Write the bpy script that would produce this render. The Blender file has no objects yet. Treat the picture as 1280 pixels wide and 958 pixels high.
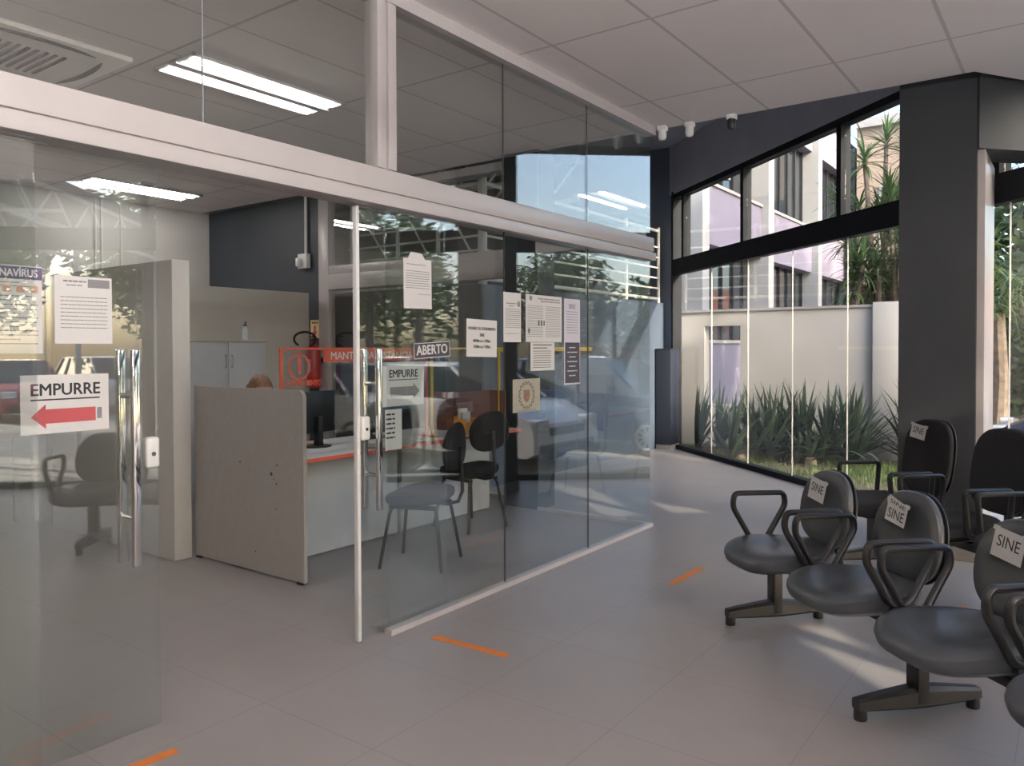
import bpy, bmesh, math, random
from mathutils import Vector, Matrix
random.seed(7)
sc = bpy.context.scene
col = sc.collection
PI = math.pi
# ------------------------------------------------------------------ helpers
def T(x, y, z): return Matrix.Translation((x, y, z))
def RZ(a): return Matrix.Rotation(a, 4, 'Z')
def RX(a): return Matrix.Rotation(a, 4, 'X')
def RY(a): return Matrix.Rotation(a, 4, 'Y')

class MB:
    """collects shapes that become ONE mesh object"""
    def __init__(s): s.bm = bmesh.new()
    def add(s, verts, faces, M=None):
        vs = [s.bm.verts.new((M @ Vector(v)) if M else v) for v in verts]
        for f in faces:
            try: s.bm.faces.new([vs[i] for i in f])
            except ValueError: pass
        return s
    def box(s, x0, x1, y0, y1, z0, z1, bev=0, M=None, seg=2):
        t = bmesh.new()
        bmesh.ops.create_cube(t, size=1)
        bmesh.ops.scale(t, vec=(abs(x1-x0), abs(y1-y0), abs(z1-z0)), verts=t.verts)
        bmesh.ops.translate(t, vec=((x0+x1)/2, (y0+y1)/2, (z0+z1)/2), verts=t.verts)
        if bev > 0:
            bmesh.ops.bevel(t, geom=list(t.edges), offset=bev, segments=seg, profile=.5, affect='EDGES')
        s.merge(t, M); return s
    def merge(s, t, M=None):
        idx = {v: i for i, v in enumerate(t.verts)}
        s.add([v.co.copy() for v in t.verts], [[idx[v] for v in f.verts] for f in t.faces], M)
        t.free()
    def tube(s, pts, r, n=8, closed=False, M=None, flat=1.0, caps=True):
        pts = [Vector(p) for p in pts]; N = len(pts)
        rs = r if isinstance(r, (list, tuple)) else [r]*N
        rings = []; prev = None
        for i, p in enumerate(pts):
            if closed: d = pts[(i+1) % N]-pts[i-1]
            else: d = pts[min(i+1, N-1)]-pts[max(i-1, 0)]
            d.normalize()
            if prev is None:
                a = Vector((0, 0, 1)) if abs(d.z) < .9 else Vector((1, 0, 0))
                nx = d.cross(a).normalized()
            else:
                nx = (prev-d*prev.dot(d)).normalized()
            prev = nx; ny = d.cross(nx)
            rings.append([p+nx*math.cos(2*PI*k/n)*rs[i]+ny*math.sin(2*PI*k/n)*rs[i]*flat for k in range(n)])
        V = [v for rg in rings for v in rg]; F = []
        for i in range(N if closed else N-1):
            j = (i+1) % N
            for k in range(n):
                F.append((i*n+k, i*n+(k+1) % n, j*n+(k+1) % n, j*n+k))
        if not closed and caps:
            F.append(tuple(range(n))[::-1]); F.append(tuple((N-1)*n+k for k in range(n)))
        s.add(V, F, M); return s
    def loft(s, rings, M=None, cap=True):
        n = len(rings[0]); V = [v for rg in rings for v in rg]; F = []
        for i in range(len(rings)-1):
            for k in range(n):
                F.append((i*n+k, i*n+(k+1) % n, (i+1)*n+(k+1) % n, (i+1)*n+k))
        if cap:
            F.append(tuple(range(n))[::-1]); F.append(tuple((len(rings)-1)*n+k for k in range(n)))
        s.add(V, F, M); return s
    def lathe(s, prof, n=16, M=None, cap=True):
        rings = [[(r*math.cos(2*PI*k/n), r*math.sin(2*PI*k/n), z) for k in range(n)] for r, z in prof]
        return s.loft(rings, M, cap)
    def prism(s, poly, z0, z1, M=None):
        return s.loft([[(x, y, z0) for x, y in poly], [(x, y, z1) for x, y in poly]], M)
    def build(s, name, m, parent=None, smooth=True, ang=35):
        bmesh.ops.recalc_face_normals(s.bm, faces=s.bm.faces)
        me = bpy.data.meshes.new(name); s.bm.to_mesh(me); s.bm.free()
        if smooth and len(me.polygons):
            me.polygons.foreach_set('use_smooth', [True]*len(me.polygons))
            me.set_sharp_from_angle(angle=math.radians(ang))
        me.materials.append(m)
        o = bpy.data.objects.new(name, me); col.objects.link(o)
        if parent: o.parent = parent
        return o

def tag(o, label=None, cat=None, group=None, kind=None):
    if label: o['label'] = label
    if cat: o['category'] = cat
    if group: o['group'] = group
    if kind: o['kind'] = kind
    return o
def thing(name, label, cat, loc=(0, 0, 0), rz=0, group=None):
    o = bpy.data.objects.new(name, None); col.objects.link(o)
    o.location = loc; o.rotation_euler = (0, 0, rz); o.empty_display_size = .1
    return tag(o, label, cat, group)
def struct(o, label=None): return tag(o, label, None, None, 'structure')
def dup(o, parent=None, label=None, loc=None, rz=None):
    c = o.copy(); col.objects.link(c)
    if parent: c.parent = parent
    if label: c['label'] = label
    if loc is not None: c.location = loc
    if rz is not None: c.rotation_euler = (0, 0, rz)
    for ch in [k for k in col.objects if k.parent == o]: dup(ch, c)
    return c

# ------------------------------------------------------------------ materials
MATS = {}
def mat(name, c, rough=.5, metal=0, noise=0, nscale=8, bump=0, bscale=60, spec=.5, coat=0, c2=None, stretch=None):
    if name in MATS: return MATS[name]
    m = bpy.data.materials.new(name); m.use_nodes = True; MATS[name] = m
    nt = m.node_tree; b = nt.nodes['Principled BSDF']
    b.inputs['Base Color'].default_value = (*c, 1); b.inputs['Roughness'].default_value = rough
    b.inputs['Metallic'].default_value = metal; b.inputs['Specular IOR Level'].default_value = spec
    b.inputs['Coat Weight'].default_value = coat
    tc = nt.nodes.new('ShaderNodeTexCoord'); src = tc.outputs['Object']
    if stretch:
        mp = nt.nodes.new('ShaderNodeMapping'); mp.inputs['Scale'].default_value = stretch
        nt.links.new(src, mp.inputs['Vector']); src = mp.outputs['Vector']
    if noise or c2:
        n = nt.nodes.new('ShaderNodeTexNoise'); n.inputs['Scale'].default_value = nscale; n.inputs['Detail'].default_value = 5
        nt.links.new(src, n.inputs['Vector'])
        r = nt.nodes.new('ShaderNodeValToRGB'); r.color_ramp.elements[0].position = .3; r.color_ramp.elements[1].position = .7
        ca = c2 or tuple(max(0, x*(1-noise)) for x in c); cb = c if c2 else tuple(min(1, x*(1+noise)) for x in c)
        r.color_ramp.elements[0].color = (*ca, 1); r.color_ramp.elements[1].color = (*cb, 1)
        nt.links.new(n.outputs['Fac'], r.inputs['Fac']); nt.links.new(r.outputs['Color'], b.inputs['Base Color'])
    if bump:
        n = nt.nodes.new('ShaderNodeTexNoise'); n.inputs['Scale'].default_value = bscale; n.inputs['Detail'].default_value = 3
        nt.links.new(src, n.inputs['Vector'])
        bp = nt.nodes.new('ShaderNodeBump'); bp.inputs['Strength'].default_value = bump; bp.inputs['Distance'].default_value = .004
        nt.links.new(n.outputs['Fac'], bp.inputs['Height']); nt.links.new(bp.outputs['Normal'], b.inputs['Normal'])
    return m
def glass(name, tint, f0=.05, extra=0.0):
    m = bpy.data.materials.new(name); m.use_nodes = True; MATS[name] = m; nt = m.node_tree
    nt.nodes.remove(nt.nodes['Principled BSDF']); out = nt.nodes['Material Output']
    g = nt.nodes.new('ShaderNodeNewGeometry')
    d = nt.nodes.new('ShaderNodeVectorMath'); d.operation = 'DOT_PRODUCT'
    nt.links.new(g.outputs['Normal'], d.inputs[0]); nt.links.new(g.outputs['Incoming'], d.inputs[1])
    def mth(op, a, b=None):
        n = nt.nodes.new('ShaderNodeMath'); n.operation = op
        for i, v in enumerate((a, b)):
            if v is None: continue
            if isinstance(v, (int, float)): n.inputs[i].default_value = v
            else: nt.links.new(v, n.inputs[i])
        return n.outputs[0]
    ab = mth('ABSOLUTE', d.outputs['Value']); om = mth('SUBTRACT', 1.0, ab); pw = mth('POWER', om, 5.0)
    fr = mth('ADD', mth('MULTIPLY', pw, 1-f0), f0)
    t = nt.nodes.new('ShaderNodeBsdfTransparent'); t.inputs['Color'].default_value = (*tint, 1)
    gl = nt.nodes.new('ShaderNodeBsdfGlossy'); gl.inputs['Roughness'].default_value = 0.0
    gl.inputs['Color'].default_value = (1, 1, 1, 1)
    mx = nt.nodes.new('ShaderNodeMixShader'); nt.links.new(fr, mx.inputs[0])
    nt.links.new(t.outputs[0], mx.inputs[1]); nt.links.new(gl.outputs[0], mx.inputs[2])
    nt.links.new(mx.outputs[0], out.inputs['Surface'])
    return m
def emit(name, c, s):
    m = bpy.data.materials.new(name); m.use_nodes = True; nt = m.node_tree; MATS[name] = m
    b = nt.nodes['Principled BSDF']; b.inputs['Base Color'].default_value = (.9, .9, .9, 1)
    b.inputs['Emission Color'].default_value = (*c, 1); b.inputs['Emission Strength'].default_value = s
    return m
def grid_mat(name, c, line, ox, oy, px, py, w, rough, noise=.05, bump=.0, spec=.5, rvar=0.0):
    """flat colour with joint lines on a world-aligned grid (object coords, object at origin)"""
    m = bpy.data.materials.new(name); m.use_nodes = True; nt = m.node_tree; MATS[name] = m
    b = nt.nodes['Principled BSDF']; b.inputs['Roughness'].default_value = rough; b.inputs['Specular IOR Level'].default_value = spec
    tc = nt.nodes.new('ShaderNodeTexCoord'); sp = nt.nodes.new('ShaderNodeSeparateXYZ'); nt.links.new(tc.outputs['Object'], sp.inputs[0])
    def mth(op, a, bb=None):
        n = nt.nodes.new('ShaderNodeMath'); n.operation = op
        for i, v in enumerate((a, bb)):
            if v is None: continue
            if isinstance(v, (int, float)): n.inputs[i].default_value = v
            else: nt.links.new(v, n.inputs[i])
        return n.outputs[0]
    def ln(s, o, p): # distance to nearest joint
        f = mth('FRACT', mth('DIVIDE', mth('SUBTRACT', s, o-1000*p), p))
        return mth('MULTIPLY', mth('MINIMUM', f, mth('SUBTRACT', 1.0, f)), p)
    dmin = mth('MINIMUM', ln(sp.outputs['X'], ox, px), ln(sp.outputs['Y'], oy, py))
    k = mth('LESS_THAN', dmin, w/2)
    n = nt.nodes.new('ShaderNodeTexNoise'); n.inputs['Scale'].default_value = 1.6; n.inputs['Detail'].default_value = 6
    nt.links.new(tc.outputs['Object'], n.inputs['Vector'])
    r = nt.nodes.new('ShaderNodeValToRGB'); r.color_ramp.elements[0].position = .3; r.color_ramp.elements[1].position = .7
    r.color_ramp.elements[0].color = (*[x*(1-noise) for x in c], 1); r.color_ramp.elements[1].color = (*[x*(1+noise) for x in c], 1)
    nt.links.new(n.outputs['Fac'], r.inputs['Fac'])
    mx = nt.nodes.new('ShaderNodeMixRGB'); nt.links.new(k, mx.inputs[0]); nt.links.new(r.outputs['Color'], mx.inputs[1])
    mx.inputs[2].default_value = (*line, 1); nt.links.new(mx.outputs[0], b.inputs['Base Color'])
    bp = nt.nodes.new('ShaderNodeBump'); bp.inputs['Strength'].default_value = .3; bp.inputs['Distance'].default_value = .003; bp.invert = True
    nt.links.new(k, bp.inputs['Height']); nt.links.new(bp.outputs['Normal'], b.inputs['Normal'])
    return m
def leafmat(name, c, c2, trans=.35):
    m = bpy.data.materials.new(name); m.use_nodes = True; nt = m.node_tree; MATS[name] = m
    b = nt.nodes['Principled BSDF']; b.inputs['Roughness'].default_value = .55
    tc = nt.nodes.new('ShaderNodeTexCoord'); n = nt.nodes.new('ShaderNodeTexNoise'); n.inputs['Scale'].default_value = 2.2
    nt.links.new(tc.outputs['Object'], n.inputs['Vector'])
    r = nt.nodes.new('ShaderNodeValToRGB'); r.color_ramp.elements[0].position = .35; r.color_ramp.elements[1].position = .65
    r.color_ramp.elements[0].color = (*c2, 1); r.color_ramp.elements[1].color = (*c, 1)
    nt.links.new(n.outputs['Fac'], r.inputs['Fac']); nt.links.new(r.outputs['Color'], b.inputs['Base Color'])
    t = nt.nodes.new('ShaderNodeBsdfTranslucent'); nt.links.new(r.outputs['Color'], t.inputs['Color'])
    mx = nt.nodes.new('ShaderNodeMixShader'); mx.inputs[0].default_value = trans
    nt.links.new(b.outputs[0], mx.inputs[1]); nt.links.new(t.outputs[0], mx.inputs[2])
    nt.links.new(mx.outputs[0], nt.nodes['Material Output'].inputs['Surface'])
    return m

M_floor = grid_mat('floor_tile', (.305, .283, .279), (.238, .22, .216), -1.43, 2.59, .63, .63, .004, .36, .045, spec=.35)
M_ceil = grid_mat('ceiling_tile', (.87, .81, .79), (.62, .575, .56), -1.89, 3.88, .635, 1.285, .02, .85, .02)
M_white = mat('white_aluminium', (.50, .465, .46), .32, noise=.02)
M_rail = mat('white_tube_paint', (.78, .78, .76), .4, noise=.03)
M_cream = mat('cream_wall', (.46, .445, .425), .8, noise=.03, nscale=3)
M_head = mat('slate_grey_wall', (.52, .525, .60), .6, noise=.05, nscale=3)
M_north = mat('slate_end_wall', (.16, .19, .25), .6, noise=.05, nscale=3)
M_dark = mat('dark_grey_wall', (.042, .049, .061), .6, noise=.06, nscale=3)
M_char = mat('charcoal_column', (.025, .029, .034), .6, noise=.06, nscale=3)
M_blue = mat('slate_blue_wall', (.105, .135, .19), .55, noise=.05, nscale=3)
M_navy = mat('navy_paint', (.022, .028, .045), .5, noise=.08)
M_frame = mat('dark_window_frame', (.022, .024, .028), .8, noise=.1, spec=.15)
M_glass = glass('pane_glass', (.955, .97, .96), .098)
M_clear = glass('facade_glass', (.965, .975, .97), .035)
M_acr = glass('acrylic', (.95, .96, .96), .05)
M_chrome = mat('polished_steel', (.80, .78, .76), .06, 1.0, noise=.02)
M_steel = mat('grey_steel', (.45, .45, .46), .35, .8, noise=.05)
M_panel = mat('grey_melamine', (.38, .355, .33), .55, noise=.04, nscale=20)
M_desk = mat('pale_grey_melamine', (.55, .57, .60), .5, noise=.03)
M_part = mat('partition_white', (.53, .515, .49), .6, noise=.02)
M_cab = mat('grey_cabinet', (.45, .46, .49), .5, noise=.03)
M_orange = mat('orange_tape', (.70, .21, .04), .55, noise=.08, nscale=30)
M_red = mat('orange_red_vinyl', (.62, .115, .065), .5, noise=.05)
M_yellow = mat('yellow_paint', (.75, .52, .08), .5, noise=.06)
M_extred = mat('extinguisher_red', (.45, .03, .03), .3, noise=.05)
M_black = mat('black_plastic', (.012, .012, .014), .38, noise=.15, bump=.15, bscale=250)
M_steelblk = mat('black_steel', (.014, .014, .016), .4, noise=.12)
M_fab = mat('black_fabric', (.011, .011, .013), .9, noise=.25, nscale=300, bump=.4, bscale=500)
M_vinyl = mat('dark_grey_vinyl', (.050, .055, .064), .29, noise=.06, bump=.12, bscale=420)
M_paper = mat('white_paper', (.63, .615, .60), .75, noise=.015)
M_paper2 = mat('grey_paper', (.58, .60, .61), .75, noise=.02)
M_ink = mat('black_ink', (.025, .025, .03), .7, noise=.1)
M_inkg = mat('grey_print', (.22, .22, .23), .7, noise=.1)
M_redink = mat('red_print', (.42, .075, .085), .7, noise=.06)
M_purple = mat('violet_print', (.12, .10, .19), .7, noise=.05)
M_lilacp = mat('lilac_paper', (.60, .57, .64), .7, noise=.02)
M_darkp = mat('dark_poster', (.055, .05, .065), .6, noise=.05)
M_brown = mat('red_brown_wood', (.24, .10, .07), .5, c2=(.16, .065, .05), nscale=3, stretch=(2, 2, 25))
M_skin = mat('skin', (.52, .31, .22), .5, noise=.04)
M_hair = mat('brown_hair', (.085, .042, .022), .45, c2=(.25, .13, .07), nscale=9, stretch=(6, 6, 1), bump=.6, bscale=120)
M_shirt = mat('dark_blouse', (.06, .07, .11), .85, noise=.1)
M_wood = mat('office_wood', (.45, .34, .24), .5, c2=(.38, .28, .2), nscale=4, stretch=(2, 20, 20))
M_lamp = emit('fluorescent_tube', (1, .95, .91), 27)
M_fill_tube = emit('added_pendant_tube', (1, .95, .92), 120)  # tubes of the added hall lamps
M_lampbox = mat('lamp_reflector', (.6, .6, .59), .3, noise=.01)
M_ac = mat('ac_plastic', (.70, .66, .62), .5, noise=.02)
M_slot = mat('dark_slot', (.05, .048, .046), .7, noise=.1)
M_wallw = mat('white_render', (.43, .415, .395), .85, noise=.04, nscale=1.5, bump=.2, bscale=40)
M_coping = mat('stone_coping', (.30, .28, .27), .7, noise=.15)
M_lilac = mat('lilac_render', (.17, .155, .21), .8, noise=.04, nscale=1.2)
M_bwhite = mat('white_facade', (.29, .29, .295), .8, noise=.03)
M_tan = mat('tan_render', (.30, .24, .20), .85, noise=.06)
M_bglass = mat('dark_window_glass', (.02, .024, .03), .06, noise=.2, nscale=2)
M_soil = mat('garden_soil', (.10, .075, .05), .95, c2=(.05, .04, .028), nscale=14, bump=1, bscale=40)
M_grass = leafmat('grass_blades', (.11, .17, .045), (.06, .10, .03), .3)
M_park = mat('parking_paving', (.48, .455, .42), .9, noise=.2, nscale=2.5, bump=.5, bscale=60)
M_conc = mat('concrete', (.42, .41, .39), .85, noise=.1)
M_agave = leafmat('agave_leaf', (.055, .085, .045), (.03, .05, .028), .15)
M_drac = leafmat('dracaena_leaf', (.12, .19, .06), (.05, .09, .035), .25)
M_tree = leafmat('tree_leaf', (.12, .17, .04), (.045, .075, .022), .35)
M_tree2 = leafmat('tree_leaf_dark', (.06, .10, .03), (.025, .045, .015), .3)
M_palm = leafmat('palm_leaf', (.14, .19, .06), (.07, .11, .04), .3)
M_bark = mat('bark', (.22, .17, .13), .9, c2=(.11, .085, .065), nscale=9, bump=1, bscale=25)
M_carw = mat('car_paint_white', (.80, .79, .77), .25, coat=.6, noise=.01)
M_carb = mat('car_paint_blue', (.02, .035, .10), .25, .3, coat=.7, noise=.05)
M_carr = mat('car_paint_red', (.45, .03, .03), .25, coat=.6, noise=.03)
M_cars = mat('car_paint_silver', (.50, .51, .53), .3, .5, coat=.5, noise=.03)
M_carglass = mat('car_glass', (.03, .04, .045), .04, noise=.1)
M_tyre = mat('tyre_rubber', (.015, .015, .015), .8, noise=.15)
M_alloy = mat('alloy_wheel', (.55, .55, .54), .3, .8, noise=.04)
M_light = mat('lamp_lens', (.70, .71, .72), .1, noise=.05)
M_redlens = mat('red_lens', (.45, .02, .02), .15, noise=.05)
M_canopy = mat('dark_canopy_sheet', (.07, .08, .095), .6, noise=.1)
M_pink = mat('pink_render', (.50, .32, .29), .85, noise=.05)
M_rooft = mat('roof_tile_red', (.36, .12, .07), .85, noise=.15, nscale=6)
M_plastic = mat('clear_bottle', (.62, .66, .68), .15, noise=.03)

# ------------------------------------------------------------------ layout numbers
GX = -2.82            # the glass screen wall runs along Y at this x
GE = 5.775            # its far end
HC, HT, HB, HM = 3.24, 3.17, 2.16, 2.345
FU = Vector((.754, -.657)); FN = Vector((.657, .754)); FO = Vector((-.42, 6.81)); FA = math.atan2(-.657, .754)
def fac(u, n=0): return FO+FU*u+FN*n
def FM(u=0, n=0, z=0):
    p = fac(u, n); return T(p.x, p.y, z) @ RZ(FA)

# ------------------------------------------------------------------ floor, ceilings, walls
fp = [(-9.5, -4.2), (7.5, -4.2), (7.5, -.30), tuple(fac(-6.1, .06)), (-9.5, 10.9)]
fp[2] = (7.5, (4.86+.05-.657*7.5)/.754)
struct(MB().prism(fp, -.2, 0).build('floor', M_floor))
bl0 = Vector((-.56, 6.05)); bl1 = bl0+FN*((4.86-FN.dot(bl0)))
cp = [(-9.5, -4.2), (7.5, -4.2), (7.5, (4.86-.657*7.5)/.754), tuple(bl1), (-.56, 5.87), (-9.5, 5.87)]
struct(MB().prism(cp, HC, HC+.3).build('ceiling', M_ceil))
up = [(-9.5, 5.87), (-.56, 5.87), tuple(bl1+FN*.1), tuple(fac(-6.1, .1)), (-9.5, 10.9)]
struct(MB().prism(up, 4.4, 4.65).build('ceiling_upper', M_head))
struct(MB().box(-9.5, -.56, 5.75, 5.87, HC+.3, 4.4).build('wall_fascia', M_dark))
struct(MB().box(-9.45, -9.3, -4.2, 10.9, 0, 4.5).build('wall_west', M_cream))
struct(MB().box(-9.3, -7.09, 5.98, 6.13, 0, HC).build('wall_office_end', M_dark))
struct(MB().box(-9.45, 7.5, -4.35, -4.2, 0, HC).build('wall_south', M_cream))
struct(MB().box(7.4, 7.55, -4.3, .1, 0, HC).build('wall_east', M_cream))
struct(MB().box(-9.3, fac(-5.78).x, 10.62, 10.8, 0, 4.45).build('wall_north', M_north))
struct(MB().box(-4.30, -3.92, 5.785, 6.05, 0, HC).build('trim_office_column', M_char))
struct(MB().box(-9.3, -4.95, 6.3, 10.6, 0, 2.12).build('wall_blue_block', M_blue))
struct(MB().box(-9.3, -4.955, 6.27, 6.3, 0, 2.12).build('wall_blue_block_front', M_dark))
c_ = MB().box(-1.03, -.56, 6.05, 6.42, .11, 4.4)
cq = struct(c_.build('trim_lobby_column', M_char))
struct(MB().box(-1.04, -.55, 6.04, 6.43, 0, .11).build('trim_lobby_column_base', M_coping))
bm_ = MB(); L = (bl1-bl0).length
bm_.box(0, L, -.02, .3, 2.78, 4.4, M=T(bl0.x, bl0.y, 0) @ RZ(math.atan2(FN.y, FN.x)))
struct(bm_.build('trim_beam', M_char))
# ------------------------------------------------------------------ the glazed front (45 degrees)
UL, UR = -5.72, 9.3
def fbox(u0, u1, n0, n1, z0, z1, bev=0): return MB().box(u0, u1, n0, n1, z0, z1, bev, FM())
struct(fbox(UL, UR, -.05, .06, 0, .06).build('trim_front_sill', M_frame))
struct(fbox(UL, UR, -.06, .06, 2.52, 2.74).build('trim_front_transom', M_frame))
struct(fbox(UL, UR, -.045, .075, 3.62, 3.69).build('trim_front_head', M_frame))
struct(fbox(UL-.3, UR, -.05, .12, 3.69, 4.65).build('wall_front_head', M_head))
struct(fbox(UL-.05, UL, -.06, .08, 0, 3.72).build('trim_front_end_post', M_frame))
us = [-5.62, -5.42, -3.78, -1.93, -.08, 1.77, 3.62, 5.47, 7.32, 9.17]
for i, u in enumerate(us):
    if i == 0: continue
    struct(fbox(u-.035, u+.035, -.05, .06, 2.74, 3.62).build('trim_front_mullion_%d' % i, M_frame))
w = 1
for a, b in zip(us[:-1], us[1:]):
    struct(fbox(a+.036, b-.036, -.004, .004, 2.741, 3.619).build('window_%d' % w, M_clear)); w += 1
u = -5.57
while u < 9:
    struct(fbox(u+.002, u+.928, -.005, .005, .061, 2.519).build('window_%d' % w, M_clear)); w += 1
    if u > -5.5: struct(fbox(u-.0013, u+.0013, -.007, .007, .061, 2.519).build('trim_front_joint_%d' % w, M_part))
    u += .93
struct(fbox(-.62, -.14, -.10, -.04, .0, 2.52).build('trim_front_reveal', M_white)) if False else None
# light frame post just right of the lobby column
struct(MB().box(-.559, -.515, 6.10, 6.80, .11, 2.78).build('trim_column_cover', M_white))

# ------------------------------------------------------------------ the glass screen wall (along Y)
def gy(y0, y1, z0, z1, x=GX, t=.010): return MB().box(x-t/2, x+t/2, y0, y1, z0, z1)
gw = 40
for y0, y1 in [(2.797, 3.791), (3.791, 4.787), (4.787, GE)]:
    struct(gy(y0+.002, y1-.002, .028, HB-.001).build('window_%d' % gw, M_glass)); gw += 1
for y0, y1 in [(-4.2, -3.0), (-3.0, -1.75), (-1.75, -.65), (-.65, .27), (.27, 1.17)]:
    struct(gy(y0+.002, y1-.002, .028, HB-.001).build('window_%d' % gw, M_glass)); gw += 1
for y0, y1 in [(-4.2, -3.2), (-3.2, -2.2), (-2.2, -1.2), (-1.2, -.2), (-.2, .8), (.8, 1.79), (1.79, 2.70), (2.84, 3.784), (3.784, 4.774), (4.774, GE)]:
    struct(gy(y0+.002, y1-.002, HM+.001, HT-.001).build('window_%d' % gw, M_glass)); gw += 1
for k, (y, z0, z1) in enumerate([(3.791, .028, HB), (4.787, .028, HB), (3.784, HM, HT), (4.774, HM, HT), (1.79, HM, HT), (.8, HM, HT)]):
    struct(MB().box(GX-.0052, GX+.0052, y-.0013, y+.0013, z0+.001, z1-.001).build('trim_pane_joint_%d' % (k+1), M_slot if k < 4 else M_cab))
struct(MB().box(GX-.025, GX+.025, 2.797, GE+.01, 0, .028).build('trim_screen_sill', M_white))
struct(MB().box(GX-.025, GX+.025, -4.2, 1.17, 0, .028).build('trim_screen_sill_left', M_white))
struct(MB().box(GX-.05, GX+.05, -4.2, GE+.01, HT, HC).build('trim_screen_head', M_white))
tr = MB().box(GX-.09, GX+.035, -4.2, GE+.01, HB+.075, HM, .004).box(GX-.09, GX+.055, -4.2, GE+.01, HB, HB+.062, .004).box(GX-.08, GX+.02, -4.2, GE+.005, HB+.05, HB+.09)
struct(tr.build('trim_screen_transom', M_white))
ml = MB().box(GX-.045, GX+.045, 2.705, 2.762, HM, HT, .003).box(GX-.045, GX+.045, 2.778, 2.835, HM, HT, .003).box(GX-.03, GX+.03, 2.755, 2.785, HM, HT)
struct(ml.build('trim_screen_mullion', M_white))
# return pane and end-wall glazing
struct(MB().box(-3.915, GX-.006, GE-.005, GE+.005, .028, HC).build('window_%d' % gw, M_glass)); gw += 1
struct(MB().box(-3.915, GX-.03, GE-.02, GE+.02, 0, .028).build('trim_return_sill', M_white))
struct(MB().box(-3.915, GX-.05, GE-.04, GE+.04, 2.30, 2.45).build('trim_return_transom', M_white))
EY = 6.0
fr = MB()
fr.box(-7.09, -6.92, EY-.05, EY+.05, 0, HC, .004)
struct(fr.build('trim_end_frame', M_white))
struct(MB().box(-6.92, -4.30, EY-.06, EY+.05, 2.13, 2.30, .004).box(-6.92, -4.30, EY-.045, EY+.04, 2.29, 2.40, .004).build('trim_end_transom', M_white))
struct(MB().box(-6.92, -4.30, EY-.04, EY+.04, 3.16, HC).box(-6.92, -4.30, EY-.04, EY+.04, 0, .05).build('trim_end_rails', M_white))
for a, b in [(-6.92, -6.07), (-6.07, -5.22), (-5.22, -4.30)]:
    struct(MB().box(a+.002, b-.002, EY-.005, EY+.005, .05, 2.13).build('window_%d' % gw, M_glass)); gw += 1
    struct(MB().box(a+.002, b-.002, EY-.005, EY+.005, 2.40, 3.16).build('window_%d' % gw, M_glass)); gw += 1

# ------------------------------------------------------------------ sliding doors
def door(n, y0, y1, hy, ly, lab):
    x = GX-.05
    d = struct(MB().box(x-.005, x+.005, y0, y1, .008, HB-.002).build('door_%d' % n, M_glass), lab)
    h = MB()
    for sx in (.052, -.052):
        h.box(x+sx-.012, x+sx+.012, hy-.016, hy+.016, .645, 1.455, .006, seg=3)
    for z in (.82, 1.28):
        h.tube([(x-.05, hy, z), (x+.05, hy, z)], .010, 10)
    ho = h.build('door_handle', M_chrome, d); ho['label'] = 'tall polished steel pull handle'
    lk = MB().box(x-.022, x+.024, ly-.028, ly+.028, 1.0, 1.118, .012, seg=3)
    lo = lk.build('door_lock', M_rail, d); lo['label'] = 'white lock case'
    kh = MB().lathe([(.0, .0), (.008, .0), (.008, .004), (.0, .004)], 14, T(x+.0235, ly, 1.055) @ RY(PI/2)).build('keyhole', M_slot, lo)
    return d
d1 = door(1, .975, 1.617, 1.503, 1.587, 'left glass sliding leaf with steel handle')
d2 = door(2, 2.639, 3.31, 2.742, 2.685, 'right glass sliding leaf with white edge strip')
ed = MB().box(GX-.064, GX-.036, 2.632, 2.652, .006, HB-.004, .002).build('edge_strip', M_rail, d2)

# ------------------------------------------------------------------ text and paper helpers
def text_mesh(name, s, size, m, parent, M, align='CENTER', ext=.0003, sx=1.0, bold=0):
    cu = bpy.data.curves.new(name, 'FONT'); cu.body = s; cu.size = size; cu.align_x = align; cu.align_y = 'CENTER'
    cu.extrude = ext; cu.resolution_u = 3
    o = bpy.data.objects.new(name, cu); col.objects.link(o)
    dg = bpy.context.evaluated_depsgraph_get(); me = bpy.data.meshes.new_from_object(o.evaluated_get(dg))
    bpy.data.objects.remove(o); me.transform(Matrix.Scale(sx, 4, (1, 0, 0)))
    if bold:
        bm = bmesh.new()
        for k, (dx, dy) in enumerate([(-1, 0), (1, 0), (0, 1), (0, -1)]):
            m2 = me.copy(); m2.transform(T(dx*bold*1.6, dy*bold*1.2, k*.00004)); bm.from_mesh(m2); bpy.data.meshes.remove(m2)
        bm.to_mesh(me); bm.free()
    me.transform(M); me.materials.clear(); me.materials.append(m)
    o = bpy.data.objects.new(name, me); col.objects.link(o); o.parent = parent
    return o
GB = Matrix(((0, 0, 1, 0), (1, 0, 0, 0), (0, 1, 0, 0), (0, 0, 0, 1)))   # sheet axes -> world: x to +Y, y to +Z, normal +X
def sheet(name, label, cat, y0, y1, z0, z1, x, m=None, tilt=0, group=None, th=.0008):
    """a sheet taped on the glass: an Empty at its centre; children in sheet axes"""
    e = thing(name, label, cat, (x, (y0+y1)/2, (z0+z1)/2), 0, group)
    e.matrix_world = T(x, (y0+y1)/2, (z0+z1)/2) @ GB @ RZ(tilt)
    W, H = y1-y0, z1-z0
    MB().box(-W/2, W/2, -H/2, H/2, 0, th).build('paper', m or M_paper, e)
    return e, W, H, th
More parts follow.
